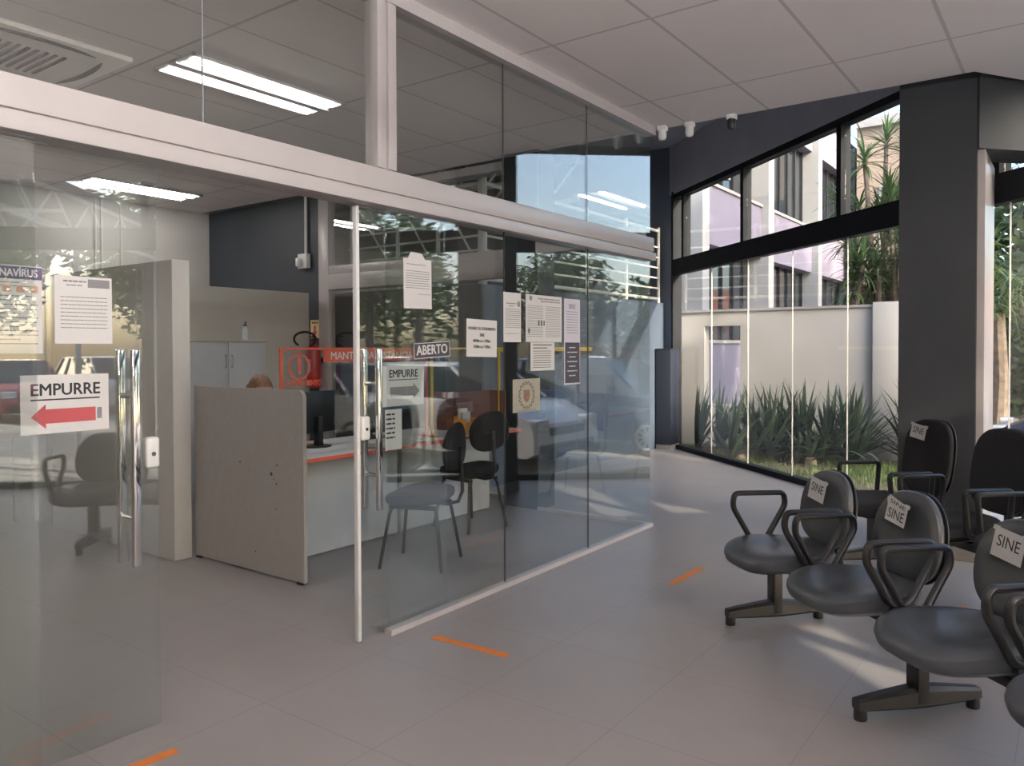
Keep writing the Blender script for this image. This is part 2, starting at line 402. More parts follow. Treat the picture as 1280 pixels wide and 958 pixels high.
def lines(e, W, z, rows, m=None, th=.0008, name='text_lines', x0=None, seedv=1):
    rnd = random.Random(seedv); b = MB()
    for (y, h, f0, f1) in rows:
        x = -W/2+W*f0
        while x < -W/2+W*f1-.004:
            L = min(rnd.uniform(.012, .035)*max(.5, h/.006), -W/2+W*f1-x)
            b.box(x, x+L*.86, y-h/2, y+h/2, th, th+.0003); x += L
    return b.build(name, m or M_inkg, e, smooth=False)
PX = GX+.0052; DX = GX-.05+.0052
e, W, H, th = sheet('health_poster', 'pale poster headed CORONAVÍRUS on the left door glass', 'poster', .985, 1.207, 1.44, 1.735, DX)
MB().box(-W/2, W/2, H/2-.046, H/2-.004, th, th+.0004).build('title_band', M_purple, e)
text_mesh('lettering', 'CORONAVÍRUS', .036, M_paper, e, T(-.004, H/2-.026, th+.0007), sx=.80, bold=.0006)
lines(e, W, 0, [(.09-i*.012 if i < 2 else .045-(i-2)*.0145, .0035, .06, .94 if i % 3 else .7) for i in range(14)], seedv=3)
for k in range(5): MB().box(-.095+k*.042, -.07+k*.042, .058, .080, th, th+.0004).build('pictogram', mat('pictogram_print', (.55, .33, .26), .7, noise=.1), e)
e, W, H, th = sheet('notice_sheet', 'white printed notice right of the CORONAVÍRUS poster', 'notice', 1.246, 1.444, 1.474, 1.712, DX)
lines(e, W, 0, [(H/2-.018, .006, .15, .55), (H/2-.032, .004, .2, .5)]+[(.045-i*.0135, .003, .1, .92) for i in range(9)], seedv=4)
MB().box(W/2-.085, W/2-.008, H/2-.038, H/2-.008, th, th+.0004).build('stamp', M_inkg, e)
def arrow(e, x0, x1, y, h, th, m, left):
    d = -1 if left else 1
    if not left: x0, x1 = x1, x0          # x0 = tip
    hd = h*.62
    pts = [(x0, y), (x0-d*hd*.9, y+h/2), (x0-d*hd*.9, y+h*.29), (x1, y+h*.29), (x1, y-h*.29), (x0-d*hd*.9, y-h*.29), (x0-d*hd*.9, y-h/2)]
    return MB().prism(pts, th, th+.0004).build('arrow', m, e)
e, W, H, th = sheet('push_sign', 'EMPURRE sign with a red arrow on the left door', 'sign', 1.134, 1.428, 1.164, 1.366, DX)
text_mesh('lettering', 'EMPURRE', .058, M_ink, e, T(0, .048, th+.0005), sx=.96, bold=.0008)
MB().box(-.115, .115, .013, .018, th, th+.0004).build('underline', M_ink, e)
arrow(e, -.115, .10, -.042, .085, th, M_redink, True)
MB().box(.105, .122, -.06, -.02, th, th+.0004).build('arrow_tail', M_inkg, e)
cap = MB().box(-.05, .012, -.098, -.082, th+.0004, th+.0008).build('caption', M_paper2, e)
e, W, H, th = sheet('push_sign', 'grey EMPURRE sign with a dark arrow on the right door', 'sign', 2.812, 3.12, 1.155, 1.365, DX, M_paper2)
text_mesh('lettering', 'EMPURRE', .056, M_ink, e, T(0, .062, th+.0005), sx=.92, bold=.0008)
MB().box(-.11, .11, .030, .034, th, th+.0004).build('underline', M_ink, e)
arrow(e, -.10, .12, -.03, .085, th, M_inkg, False)
e, W, H, th = sheet('notice_sheet', 'small half-hidden sheet under the grey EMPURRE sign', 'notice', 2.83, 2.95, .93, 1.14, DX, M_paper2)
lines(e, W, 0, [(.08-i*.024, .009, .05, .6) for i in range(6)], M_ink, seedv=5)
e, W, H, th = sheet('typed_letter', 'typed letter hung high on the glass above the ABERTO sign', 'letter', 2.917, 3.131, 1.665, 1.925, PX, tilt=.01)
MB().prism([(-.075, H/2-.002), (.06, H/2-.002), (.035, H/2+.03), (-.05, H/2+.034)], 0, .0006).build('folded_top', M_paper, e)
lines(e, W, 0, [(.10, .004, .12, .8)]+[(.065-i*.0125, .0035, .07, .93) for i in range(8)]+[(-.055, .003, .5, .95)], seedv=6)
e, W, H, th = sheet('open_sign', 'black ABERTO sign tilted on the glass', 'sign', 2.99, 3.278, 1.405, 1.488, PX, M_darkp, tilt=.05, th=.002)
text_mesh('lettering', 'ABERTO', .072, M_paper, e, T(0, 0, th+.0005), sx=.92, bold=.0012)
b = MB(); bw = .0035
b.box(-W/2, W/2, H/2-bw, H/2, th, th+.0006).box(-W/2, W/2, -H/2, -H/2+bw, th, th+.0006).box(-W/2, -W/2+bw, -H/2, H/2, th, th+.0006).box(W/2-bw, W/2, -H/2, H/2, th, th+.0006)
b.build('border', M_paper2, e)
e, W, H, th = sheet('opening_hours_sheet', 'white opening hours sheet right of the ABERTO sign', 'notice', 3.424, 3.71, 1.405, 1.622, PX, tilt=-.02)
for y, s, sz in [(.055, 'HORÁRIO DE ATENDIMENTO', .0235), (.018, 'SINE', .026), (-.016, '08:00hrs às 12:00hrs', .024), (-.05, '13:00hrs às 17:00hrs', .024)]:
    text_mesh('lettering', s, sz, M_ink, e, T(0, y, th+.0005), sx=.82, bold=.0004)
e, W, H, th = sheet('notice_sheet', 'tall white notice between the opening hours sheet and the wide poster', 'notice', 3.777, 3.96, 1.493, 1.797, PX)
lines(e, W, 0, [(.085, .006, .15, .75), (.07, .005, .3, .6)]+[(.05-i*.0125, .0035, .1, .95) for i in range(10)]+[(-.10, .003, .08, .9)], seedv=7)
MB().box(.055, .08, .068, .10, th, th+.0004).build('stamp', M_inkg, e)
e, W, H, th = sheet('information_poster', 'wide white information poster in two columns on the glass', 'poster', 4.012, 4.433, 1.495, 1.797, PX)
lines(e, W, 0, [(.128, .008, .32, .95), (.112, .008, .4, .95)], M_inkg, seedv=8)
lines(e, W, 0, [(.08-i*.0115, .0035, .04, .47) for i in range(18)], seedv=9, name='left_column')
lines(e, W, 0, [(.08-i*.0115, .0035, .53, .96) for i in range(18)], seedv=10, name='right_column')
MG = mat('green_print', (.08, .16, .15), .7, noise=.1)
for k in range(3): MB().box(-.07+k*.03, -.058+k*.03, -.045, -.012, th+.0003, th+.0007).build('pictogram', M_ink, e)
MB().box(-.185, -.165, -.095, -.065, th+.0003, th+.0007).build('pictogram', MG, e)
MB().lathe([(0, 0), (.016, 0), (.016, .0005), (0, .0005)], 16, T(-.155, .128, th+.0002)).build('crest', M_inkg, e)
e, W, H, th = sheet('notice_sheet', 'white list sheet hanging below the wide information poster', 'notice', 4.064, 4.343, 1.31, 1.493, PX)
lines(e, W, 0, [(.075, .006, .1, .9), (.055, .006, .1, .7)]+[(.035-i*.015, .004, .1, .85) for i in range(8)], M_ink, seedv=11)
e, W, H, th = sheet('two_tone_poster', 'narrow poster, lilac above and black below, last on the glass', 'poster', 4.463, 4.671, 1.206, 1.792, PX, M_lilacp)
MB().box(-W/2+.012, W/2-.006, -H/2+.01, -.005, th, th+.0004).build('dark_half', M_darkp, e)
text_mesh('lettering', 'SINE', .05, M_inkg, e, T(0, .24, th+.0005), sx=.9)
lines(e, W, 0, [(.205-i*.018, .004, .15, .85) for i in range(9)], seedv=12)
lines(e, W, 0, [(-.04-i*.032, .007, .3-.1*(i % 2), .72+.1*(i % 2)) for i in range(7)], M_paper2, seedv=13, name='pale_lines', th=.0012)
# round emblem sticker
e, W, H, th = sheet('emblem_sticker', 'beige square sticker with a round wreath emblem on the glass', 'sticker', 3.87, 4.17, 1.055, 1.262, PX, mat('beige_sticker', (.33, .31, .25), .6, noise=.06))
def ring(r0, r1, n=32):
    P = [(r1*math.cos(2*PI*k/n), r1*math.sin(2*PI*k/n)) for k in range(n)]; Q = [(r0*math.cos(2*PI*k/n), r0*math.sin(2*PI*k/n)) for k in range(n)]
    V = [(x, y, th+.0004) for x, y in P+Q]; F = [(k, (k+1) % n, n+(k+1) % n, n+k) for k in range(n)]
    return V, F
b = MB(); rnd = random.Random(31)
for k in range(34):
    a = 2*PI*k/34+.05; rr = .074+.010*(k % 2); q = a+PI/2+(.5 if k % 2 else -.5)
    c_, d_ = (rr*math.cos(a), rr*math.sin(a)), (math.cos(q), math.sin(q))
    b.prism([(c_[0]-d_[0]*.014, c_[1]-d_[1]*.014), (c_[0]-d_[1]*.005, c_[1]+d_[0]*.005), (c_[0]+d_[0]*.014, c_[1]+d_[1]*.014), (c_[0]+d_[1]*.005, c_[1]-d_[0]*.005)], th, th+.0004+.0001*(k % 2))
b.build('wreath', mat('olive_print', (.09, .09, .045), .6, noise=.3, nscale=60), e)
MB().prism([(-.034, .034), (.034, .034), (.034, -.010), (.022, -.034), (0, -.046), (-.022, -.034), (-.034, -.010)], th, th+.0004).build('shield', mat('rust_print', (.22, .12, .09), .6, noise=.2, nscale=40), e)
MB().box(-.10, .10, -.100, -.091, th, th+.0004).build('ribbon', M_inkg, e)

# ------------------------------------------------------------------ ceiling lamps, air conditioner, sensors
def lamp(x0, x1, y0, y1, label):
    t = thing('ceiling_lamp', label, 'ceiling lamp', ((x0+x1)/2, (y0+y1)/2, HC), 0, 'fluorescent ceiling lamps')
    w, l = (x1-x0)/2, (y1-y0)/2
    b = MB().box(-w, w, -l, -l+.02, -.02, -.001).box(-w, w, l-.02, l, -.02, -.001).box(-w, -w+.02, -l, l, -.02, -.001).box(w-.02, w, -l, l, -.02, -.001)
    b.box(-.035, .035, -l, l, -.03, -.001).box(-w, w, -l, l, -.004, -.001)
    b.build('housing', M_lampbox, t)
    for s in (-1, 1):
        x = s*w*.60
        MB().tube([(x, -l+.05, -.020), (x, l-.05, -.020)], .019, 10, flat=.7).build('tube', M_lamp, t)
    return t
lamp(-4.74, -4.30, 2.67, 3.87, 'bright twin tube ceiling lamp nearest the glass wall')
lamp(-8.62, -8.18, 3.93, 5.18, 'twin tube ceiling lamp by the cream back wall of the office')
lamp(-7.2, -6.76, -.4, .8, 'twin tube ceiling lamp added out of view over the far left of the office')  # unseen lamp added to brighten the south side of the partition
def pendant(x, y, rz, label):  # added lamps, hung out of view to brighten the hall and its ceiling
    t = thing('added_pendant_lamp', label, 'pendant lamp', (x, y, HC), rz, 'added pendant fill lamps over the hall')
    MB().box(-.14, .14, -.66, .66, -.665, -.65, .004).build('tray', M_rail, t)
    for s in (-1, 1):
        MB().tube([(0, s*.5, -.65), (0, s*.5, 0)], .006, 6).build('rod', M_steel, t)
        MB().tube([(s*.075, -.60, -.615), (s*.075, .60, -.615)], .022, 10).build('tube', M_fill_tube, t)
        MB().box(-.09, .09, s*.63-.02, s*.63+.02, -.645, -.585, .004).build('end_cap', M_rail, t)
    return t
for q_, (x_, y_) in enumerate([(.1, .1), (1.8, 1.5), (1.4, -2.4), (4.2, .2)]):
    pendant(x_, y_, 0, ['added out-of-view pendant fill lamp right above the camera', 'added out-of-view pendant fill lamp nearest the glazed front', 'added out-of-view pendant fill lamp at the back of the hall', 'added out-of-view pendant fill lamp in the far corner of the hall'][q_])
t = thing('air_conditioner', 'square ceiling cassette air conditioner in the office ceiling', 'air conditioner', (-5.14, 2.03, HC))
MB().box(-.46, .46, -.48, .48, -.035, -.0004, .012).build('panel', M_ac, t)
for k in range(4):
    pts = []
    for i in range(9):
        a = (i-4)/4; pts.append((a*.30, -.40+.035*a*a, 0))
    MB().tube(pts, [.006+.016*(1-abs((i-4)/4)**3) for i in range(9)], 8, M=T(0, 0, -.037) @ RZ(k*PI/2), flat=.35).build('air_slot', M_slot, t)
g = MB()
for k in range(9): g.box(-.22, .22, -.22+k*.05, -.20+k*.05, -.042, -.034)
g.build('intake_grille', M_slot, t)
for i, (x, y, lab, dk) in enumerate([(-2.72, 5.80, 'small white sensor at the glass wall end of the ceiling edge', 0), (-2.50, 5.83, 'small white rounded sensor second along the ceiling edge', 0), (-2.16, 5.83, 'small white camera with dark face on the ceiling edge', 1)]):
    t = thing('ceiling_sensor', lab, 'sensor', (x, y, HC))
    MB().box(-.035, .035, -.03, .03, -.04, 0, .006).build('mount', M_rail, t)
    MB().loft([[(.032*math.cos(a)*k, .028*math.sin(a)*k-.004, z) for a in [2*PI*j/14 for j in range(14)]] for k, z in [(1, -.035), (1.05, -.07), (1, -.095), (.75, -.112), (.3, -.118)]]).build('housing', M_rail if not dk else M_black, t)

# ------------------------------------------------------------------ floor tape
def tape(p0, p1, w, lab):
    p0, p1 = Vector(p0), Vector(p1); d = (p1-p0).normalized(); n = Vector((-d.y, d.x)); q = []
    rnd = random.Random(int(p0.x*100))
    b = MB(); N = 8
    L_ = [p0.lerp(p1, i/N)+n*(w/2+rnd.uniform(-.002, .002)) for i in range(N+1)]; R_ = [p0.lerp(p1, i/N)-n*(w/2+rnd.uniform(-.002, .002)) for i in range(N+1)]
    b.prism([tuple(v) for v in L_]+[tuple(v) for v in R_[::-1]], 0.0003, .0012)
    tag(b.build('floor_tape', M_orange, smooth=False), lab, 'floor tape', 'orange distance marks')
tape((-2.62, 2.915), (-2.17, 2.935), .05, 'orange tape strip on the floor in front of the glass wall')
tape((-2.02, 4.42), (-2.0, 4.87), .05, 'orange tape strip on the floor left of the waiting chairs')
tape((-2.67, 1.15), (-2.63, 1.54), .05, 'orange tape strip beside the left sliding door in the foreground')
tape((-.54, 4.72), (-.50, 4.98), .05, 'orange tape scrap behind the front row of chairs')

# ------------------------------------------------------------------ waiting benches
def sup(a, n): return math.copysign(abs(a)**(2/n), a)
def seat_mesh(w, d):
    rings = []
    for k, z in [(.55, -.045), (.86, -.03), (.97, -.008), (1.0, .018), (.985, .036), (.93, .047), (.80, .053), (.5, .050), (.2, .046)]:
        rg = []
        for j in range(40):
            a = 2*PI*j/40; x = sup(math.cos(a), 3.0)*w/2*k; y = sup(math.sin(a), 2.7)*d/2*k
            yy = y/(d/2)
            x *= 1-.10*max(0, yy)                       # narrower at the back
            dz = -.030*max(0, -yy-.25)**2*1.8+.020*max(0, yy-.3)
            if z > 0: dz -= .012*math.cos(PI*min(1, abs(x)/(w/2)))*(1-abs(yy))
            rg.append((x, y, z+dz))
        rings.append(rg)
    return MB().loft(rings)
def back_mesh(w, h, t, curve=.03, n=2.6, taper=.12, off=0):
    rings = []
    for k, f in [(.86, 1.0), (.97, .8), (1.0, .45), (1.0, .0), (.97, -.45), (.9, -.8), (.7, -1.0), (.3, -1.05)]:
        rg = []
        for j in range(40):
            a = 2*PI*j/40; x = sup(math.cos(a), n)*w/2*k; z = sup(math.sin(a), n)*h/2*k
            zz = z/(h/2); x *= 1-taper*max(0, zz)**1.5
            y = f*t/2-curve*(1-zz*zz)*.6*(-1)+curve*1.2*(x/(w/2))**2*-1+off
            rg.append((x, y, z))
        rings.append(rg)
    return MB().loft(rings)
def arm_loop(kind):
    if kind == 'tri': P = [(-.155, .672), (.135, .665), (.145, .60), (.03, .415), (-.055, .415), (-.165, .60)]
    else: P = [(-.16, .67), (.15, .665), (.13, .42), (-.13, .42)]
    out = []; N = len(P)
    for i in range(N):
        a, b, c = Vector(P[i-1]), Vector(P[i]), Vector(P[(i+1) % N])
        r = min(.035, (a-b).length*.4, (c-b).length*.4); p0 = b+(a-b).normalized()*r; p1 = b+(c-b).normalized()*r
        for s in (0, .25, .5, .75, 1): out.append((1-s)**2*p0+2*s*(1-s)*b+s*s*p1)
    return [(0, v.x, v.y) for v in out]
def bench(name, label, loc, rz, seats, bases, style):
    t = thing(name, label, 'waiting bench', loc, rz)
    ms, mb = (M_vinyl, M_vinyl) if style == 1 else (M_fab, M_fab)
    u0, u1 = seats[0]-.16, seats[-1]+.16
    MB().box(u0, u1, .0, .06, .30, .337, .004).build('beam', M_steelblk, t)
    for u in bases:
        lb = MB().box(u-.036, u+.036, .005, .055, .05, .30, .004)
        rings = []
        for s in [-1, -.85, -.4, -.1, .1, .4, .85, 1]:
            y = .03+s*.275; hh = .022+.022*(1-abs(s))**.8; zc = .062+.012*(1-abs(s)); ww = .024+.012*(1-abs(s))
            rings.append([(u+dx*ww, y, zc+dz*hh) for dx, dz in [(-1, -.7), (-.7, -1), (.7, -1), (1, -.7), (1, .6), (.6, 1), (-.6, 1), (-1, .6)]])
        lb.loft(rings)
        lg = lb.build('leg', M_steelblk, t)
        for s in (-1, 1): MB().lathe([(.0, 0), (.024, 0), (.026, .008), (.024, .045), (.0, .045)], 14, T(u, .03+s*.255, 0)).build('foot', M_black, lg)
    for u in seats:
        if style == 1: s = seat_mesh(.50, .50)
        else: s = seat_mesh(.50, .50)
        so = s.build('seat', ms, t); so.location = (u, -.04, .395 if style == 1 else .425)
        MB().box(u-.12, u+.12, -.12, .12, .335, .362, .004).build('seat_plate', M_steelblk, t)
        if style == 1: w, h, zc, yc = .42, .39, .625, .235
        else: w, h, zc, yc = .43, .50, .725, .33
        bo = back_mesh(w, h, .05, .03, 2.6 if style == 1 else 3.2, .16 if style == 1 else .06).build('backrest', mb, t)
        bo.location = (u, yc, zc); bo.rotation_euler = (math.radians(-8), 0, 0)
        sh = back_mesh(w*1.02, h*1.02, .02, .03, 2.6 if style == 1 else 3.2, .16 if style == 1 else .06, .030).build('back_shell', M_black, bo)
        dy = yc-.235; br = [(u, .06, .35), (u, .17, .34), (u, .245+dy, .36), (u, .275+dy, .42), (u, .275+dy, .52), (u, .285+dy, .64)]
        MB().tube(br, .032, 8, flat=.3).build('back_bracket', M_steelblk, t)
        for sd in (-1, 1):
            pts = arm_loop('tri' if style == 1 else 'sq')
            a = MB().tube(pts, .0145, 10, closed=True, flat=1.25)
            a.box(-.012, .012, -.05, .05, .385, .42)
            a.tube([(0, .0, .395), (-sd*.05, .0, .36), (-sd*.13, .0, .35)], .012, 6)
            ao = a.build('armrest', M_black, t); ao.location = (u+sd*.255, 0, 0)
    return t
BR = math.radians(-42.5)
B1 = (-1.315, 4.12, 0); B2 = (-1.13, 5.63, 0)
s1 = [.16, .76, 1.36, 1.96]; s2 = [.15, .75, 1.35]
bench('waiting_bench', 'front row of dark grey vinyl waiting chairs joined on one beam', B1, BR, s1, [0, 1.07, 1.96], 1)
bench('waiting_bench', 'rear row of black waiting chairs in front of the charcoal column', B2, BR, s2, [0, 1.2], 2)
def sine(bx, rz, u, yc, zc, dx, dz, lab, tilt, w=.14, h=.112, torn=False):
    e = thing('paper_sign', lab, 'paper sign', (0, 0, 0), 0, 'SINE sheets taped to the waiting chairs')
    MW = T(*bx) @ RZ(rz) @ T(u, yc, zc) @ RX(math.radians(-8)) @ T(dx, -.054, dz) @ RX(PI/2) @ RZ(tilt)
    e.matrix_world = MW
    MB().box(-w/2, w/2, -h/2, h/2, 0, .0008).build('paper', M_paper, e)
    text_mesh('lettering', 'SINE', .062, M_ink, e, T(0, -.014 if torn else .006, .0013), sx=.86)
    if torn:
        f = MB().prism([(-.066, .026), (.062, .012), (.068, .046), (-.060, .066)], .004, .0048).build('folded_flap', M_paper, e)
        text_mesh('flap_lettering', 'SINE', .045, M_ink, e, T(.004, .036, .0052) @ RZ(-.1) @ Matrix.Scale(.55, 4, (0, 1, 0)), sx=1.2)
    for xa in (-w/2-.01, w/2-.02): MB().box(xa, xa+.03, h/2-.014, h/2+.004, .0008, .0011).build('clear_tape', M_paper2, e)
    return e
sine(B1, BR, s1[0], .235, .625, -.03, .085, 'SINE sheet on the front row chair farthest from the camera', -.12)
sine(B1, BR, s1[1], .235, .625, -.03, .09, 'doubled SINE sheet on the second chair of the front row', -.14, .13, .10, True)
sine(B1, BR, s1[2], .235, .625, -.03, .09, 'SINE sheet on the third front row chair, cut by the frame', -.12, .14, .11)
sine(B2, BR, s2[0], .33, .725, -.06, .16, 'SINE sheet on the black rear chair before the charcoal column', -.12, .14, .095)

# ------------------------------------------------------------------ office furniture
t = thing('desk_end_panel', 'grey end panel with worn holes standing before the first desk', 'screen panel', (-4.415, 3.1, 0))
poly = [(-.585, .012), (.585, .012)]+[(.585-.05+.05*math.cos(a), 1.20-.05+.05*math.sin(a)) for a in [i*PI/16 for i in range(9)]]+[(-.585, 1.20)]
MB().prism(poly, -.0125, .0125, T(0, 0, 0) @ RX(PI/2)).build('board', M_panel, t)
b = MB()
for x, z, r in [(.27, .66, .012), (-.06, .71, .006), (.33, .72, .006), (.32, .60, .006), (.31, .44, .005), (.1, .14, .005), (.3, .63, .004)]:
    b.lathe([(0, 0), (r, 0), (r, .001), (0, .001)], 10, T(x, -.0127, z) @ RX(PI/2))
b.build('screw_holes', M_slot, t)
for x in (-.545, .545): MB().box(x-.025, x+.025, -.02, .02, 0, .014).build('foot', M_black, t)
def desk(y0, y1, label):
    t = thing('service_desk', label, 'desk', (-4.36, (y0+y1)/2, 0), 0, 'service desks')
    l = (y1-y0)/2-.005
    MB().box(-.40, .375, -l, l, .722, .75, .003).build('desktop', M_desk, t)
    e = MB().box(.375, .383, -l, l, .724, .748).build('edge_band', M_red, t); e['label'] = 'orange red edge band'
    MB().box(.02, .04, -l+.02, l-.02, .012, .722).build('modesty_panel', M_desk, t)
    for s in (-1, 1): MB().box(-.38, .02, s*(l-.03)-.012, s*(l-.03)+.012, 0, .722).build('side_panel', M_desk, t)
desk(3.13, 4.42, 'pale grey first service desk with orange edge beside the grey end panel')
desk(4.42, 5.60, 'pale grey second service desk with orange edge by the end glazing')
def screen(y0, y1, m, label, band):
    x = -4.2; t = thing('acrylic_screen', label, 'screen', (x, (y0+y1)/2, .75)); l = (y1-y0)/2
    MB().box(-.003, .003, -l+.02, l-.02, .12, .70).build('sheet', M_acr, t)
    MB().box(-.006, .006, -l, -l+.022, 0, .70).box(-.006, .006, l-.022, l, 0, .70).box(-.006, .006, -l, l, .70, .714).build('frame', m, t)
    for s in (-1, 1): MB().box(-.09, .09, s*l-.02, s*l+.02, 0, .012, .003).build('foot', m, t)
    return t, l
t, l = screen(3.20, 4.62, M_red, 'clear acrylic screen framed orange reading 1 ATENDIMENTO on the first desk', 1)
V, F = ring(.075, .090); F = [tuple(f) for f in F]
b = MB(); b.add([(x, y, .004) for x, y, z in V], F, T(0, -l+.155, .585) @ GB); b.build('number_ring', M_red, t)
text_mesh('number', '1', .14, M_red, t, T(.005, -l+.155, .585) @ GB, bold=.003)
text_mesh('lettering', 'ATENDIMENTO', .052, M_red, t, T(.005, -l+.19, .475) @ GB, sx=.82, bold=.001)
MB().box(.0035, .0042, -l+.36, l-.022, .615, .70).build('banner', M_red, t)
text_mesh('banner_lettering', 'MANTENHA DISTÂNCIA', .075, M_paper, t, T(.006, .12, .655) @ GB, sx=1.0, bold=.001)
t, l = screen(4.66, 5.58, M_yellow, 'clear acrylic screen framed yellow on the second desk', 0)
t = thing('desk_divider', 'red brown wooden divider box at the far end of the desks', 'divider', (-4.3, 5.33, .75))
MB().box(-.02, .0, -.25, .26, 0, .33, .003).build('back_board', M_brown, t)
MB().box(0.0, .16, .235, .26, 0, .33, .003).build('side_board', M_brown, t)
MB().box(-.30, .0, -.25, -.23, 0, .33, .003).build('return_board', M_brown, t)
t = thing('orange_tray', 'orange document box with white papers on the second desk', 'box', (-4.10, 4.98, .75), .1)
b = MB().box(-.06, .06, -.09, .09, 0, .006).box(-.06, -.056, -.09, .09, 0, .15).box(.056, .06, -.09, .09, 0, .10).box(-.06, .06, -.09, -.086, 0, .13).box(-.06, .06, .086, .09, 0, .13)
b.build('box_body', mat('orange_plastic', (.75, .33, .06), .5, noise=.05), t)
MB().box(-.04, -.02, -.06, .05, .006, .21).box(-.01, .004, -.05, .06, .006, .18).build('papers', M_paper, t)
t = thing('monitor', 'black computer monitor on the first desk behind the grey panel', 'monitor', (-4.45, 3.70, .75), math.radians(8))
MB().box(-.02, .02, -.24, .24, .10, .40, .008).build('display', M_black, t)
MB().box(-.0205, -.0202, -.225, .225, .115, .385).build('screen', M_bglass, t)
MB().box(.0, .05, -.025, .025, .01, .22, .004).lathe([(0, 0), (.11, 0), (.11, .008), (.03, .014), (0, .014)], 20).build('stand', M_black, t)
rnd = random.Random(2)
for i, (x, y, n_, lab) in enumerate([(-4.07, 3.98, 7, 'loose pile of white papers on the first desk beside the monitor'), (-4.10, 4.28, 4, 'thin fan of white papers farther along the first desk')]):
    t = thing('paper_stack', lab, 'papers', (x, y, .7505), .2)
    for k in range(n_):
        MB().box(-.10, .10, -.145, .145, k*.0065, k*.0065+.0045, M=T(rnd.uniform(-.02, .02), rnd.uniform(-.03, .03), 0) @ RZ(rnd.uniform(-.5, .5))).build('sheet', M_paper, t)
c = [(-4.38, 3.86, .76), (-4.30, 4.0, .755), (-4.22, 4.12, .80), (-4.16, 4.2, .90), (-4.15, 4.32, .97), (-4.10, 4.38, .86), (-4.12, 4.45, .757)]
t = thing('desk_telephone', 'dark desk telephone behind the white papers on the first desk', 'telephone', (-4.36, 4.18, .75), .5)
MB().loft([[(-.09, -.10, 0), (.09, -.10, 0), (.09, .10, 0), (-.09, .10, 0)], [(-.085, -.095, .07), (.085, -.095, .03), (.085, .095, .03), (-.085, .095, .07)]]).build('base', M_black, t)
MB().tube([(-.06, -.10, .085), (-.055, -.06, .105), (-.05, 0, .108), (-.055, .06, .105), (-.06, .10, .085)], [.024, .02, .016, .02, .024], 10).build('handset', M_black, t)
b = MB()
for i in range(4):
    for j in range(3): b.box(.0+i*.02, .013+i*.02, -.03+j*.025, -.014+j*.025, .054-i*.008, .060-i*.008)
b.build('keys', M_paper2, t)
# partitions
struct(MB().box(-6.82, -5.0, 2.93, 3.06, 0, 2.07, .004).build('wall_partition', M_part))
struct(MB().box(-7.22, -7.15, 2.93, 5.86, 0, 2.10, .004).build('wall_partition_back', M_part))
# cabinet
t = thing('filing_cabinet', 'grey two door cabinet against the white partition', 'cabinet', (-6.93, 4.52, 0))
MB().box(-.2, .19, -.43, .43, .05, 1.53, .003).box(-.19, .17, -.41, .41, 0, .05).build('body', M_cab, t)
MB().box(-.21, .215, -.44, .44, 1.53, 1.555, .003).build('top', M_part, t)
for s in (-1, 1):
    d = MB().box(.19, .208, min(s*.003, s*.428), max(s*.003, s*.428), .055, 1.525, .003).build('door', M_cab, t)
    MB().tube([(.208, s*.035, 1.28), (.232, s*.035, 1.29), (.236, s*.035, 1.34), (.232, s*.035, 1.39), (.208, s*.035, 1.40)], .006, 8).build('handle', M_steel, d)
t = thing('sanitizer_bottle', 'clear pump bottle standing on the grey cabinet', 'bottle', (-6.82, 4.78, 1.555))
MB().lathe([(0, 0), (.034, 0), (.036, .01), (.036, .09), (.030, .11), (.014, .125), (.014, .135), (0, .135)], 16).build('bottle', M_plastic, t)
MB().lathe([(0, .135), (.016, .135), (.016, .15), (.006, .152), (.006, .18), (0, .18)], 12).tube([(0, 0, .178), (.02, -.01, .182), (.045, -.02, .172)], .006, 8).build('pump', M_black, t)
# extinguisher, its sign, conduit
t = thing('fire_extinguisher', 'red fire extinguisher with a black hose loop on the dark wall', 'fire extinguisher', (-7.06, 5.85, 0))
MB().lathe([(0, 1.02), (.07, 1.02), (.078, 1.04), (.078, 1.42), (.06, 1.48), (.028, 1.51), (.026, 1.55), (0, 1.55)], 20).build('cylinder', M_extred, t)
MB().box(-.03, .03, -.02, .02, 1.55, 1.58, .004).tube([(0, 0, 1.57), (.03, -.03, 1.60), (.06, -.09, 1.60)], .008, 8).tube([(0, 0, 1.57), (.04, -.04, 1.565), (.06, -.08, 1.55)], .007, 8).build('valve', M_steelblk, t)
hz = []
for i in range(19):
    a = -.35*PI+1.62*PI*i/18; hz.append((.03+.03*i/18, -.16+.16*math.cos(a), 1.565+.085*math.sin(a)))
MB().tube(hz, .013, 8).build('hose', M_black, t)
MB().box(-.04, .04, -.08, -.0775, 1.2, 1.34).build('label', M_paper2, t)
MB().box(-.05, .05, .07, .11, 1.3, 1.36).build('bracket', M_steelblk, t)
t = thing('extinguisher_sign', 'yellow sign with a red down arrow on the dark wall', 'sign', (-7.185, 5.975, 1.69))
MB().box(-.075, .075, -.004, 0, -.105, .105).build('plate', mat('sign_yellow', (.80, .62, .30), .5, noise=.03), t)
MB().prism([(-.018, .04), (.018, .04), (.018, -.03), (.042, -.03), (0, -.085), (-.042, -.03), (-.018, -.03)], .004, .0046, RX(PI/2)).build('arrow', M_redink, t)
b = MB()
for k in range(5): b.box(-.05+k*.021, -.036+k*.021, -.0046, -.004, .06, .085)
b.build('lettering', M_ink, t)
t = thing('conduit', 'white cable conduit with socket box down the dark wall', 'conduit', (-7.31, 5.97, 0))
MB().tube([(0, -.018, 2.45), (0, -.018, 3.235)], .016, 8).build('pipe', M_rail, t)
MB().box(-.10, .06, -.06, 0, 2.40, 2.57, .006).build('socket_box', M_rail, t)
MB().box(-.08, -.03, -.11, -.06, 2.42, 2.52, .01).build('connector', M_rail, t)
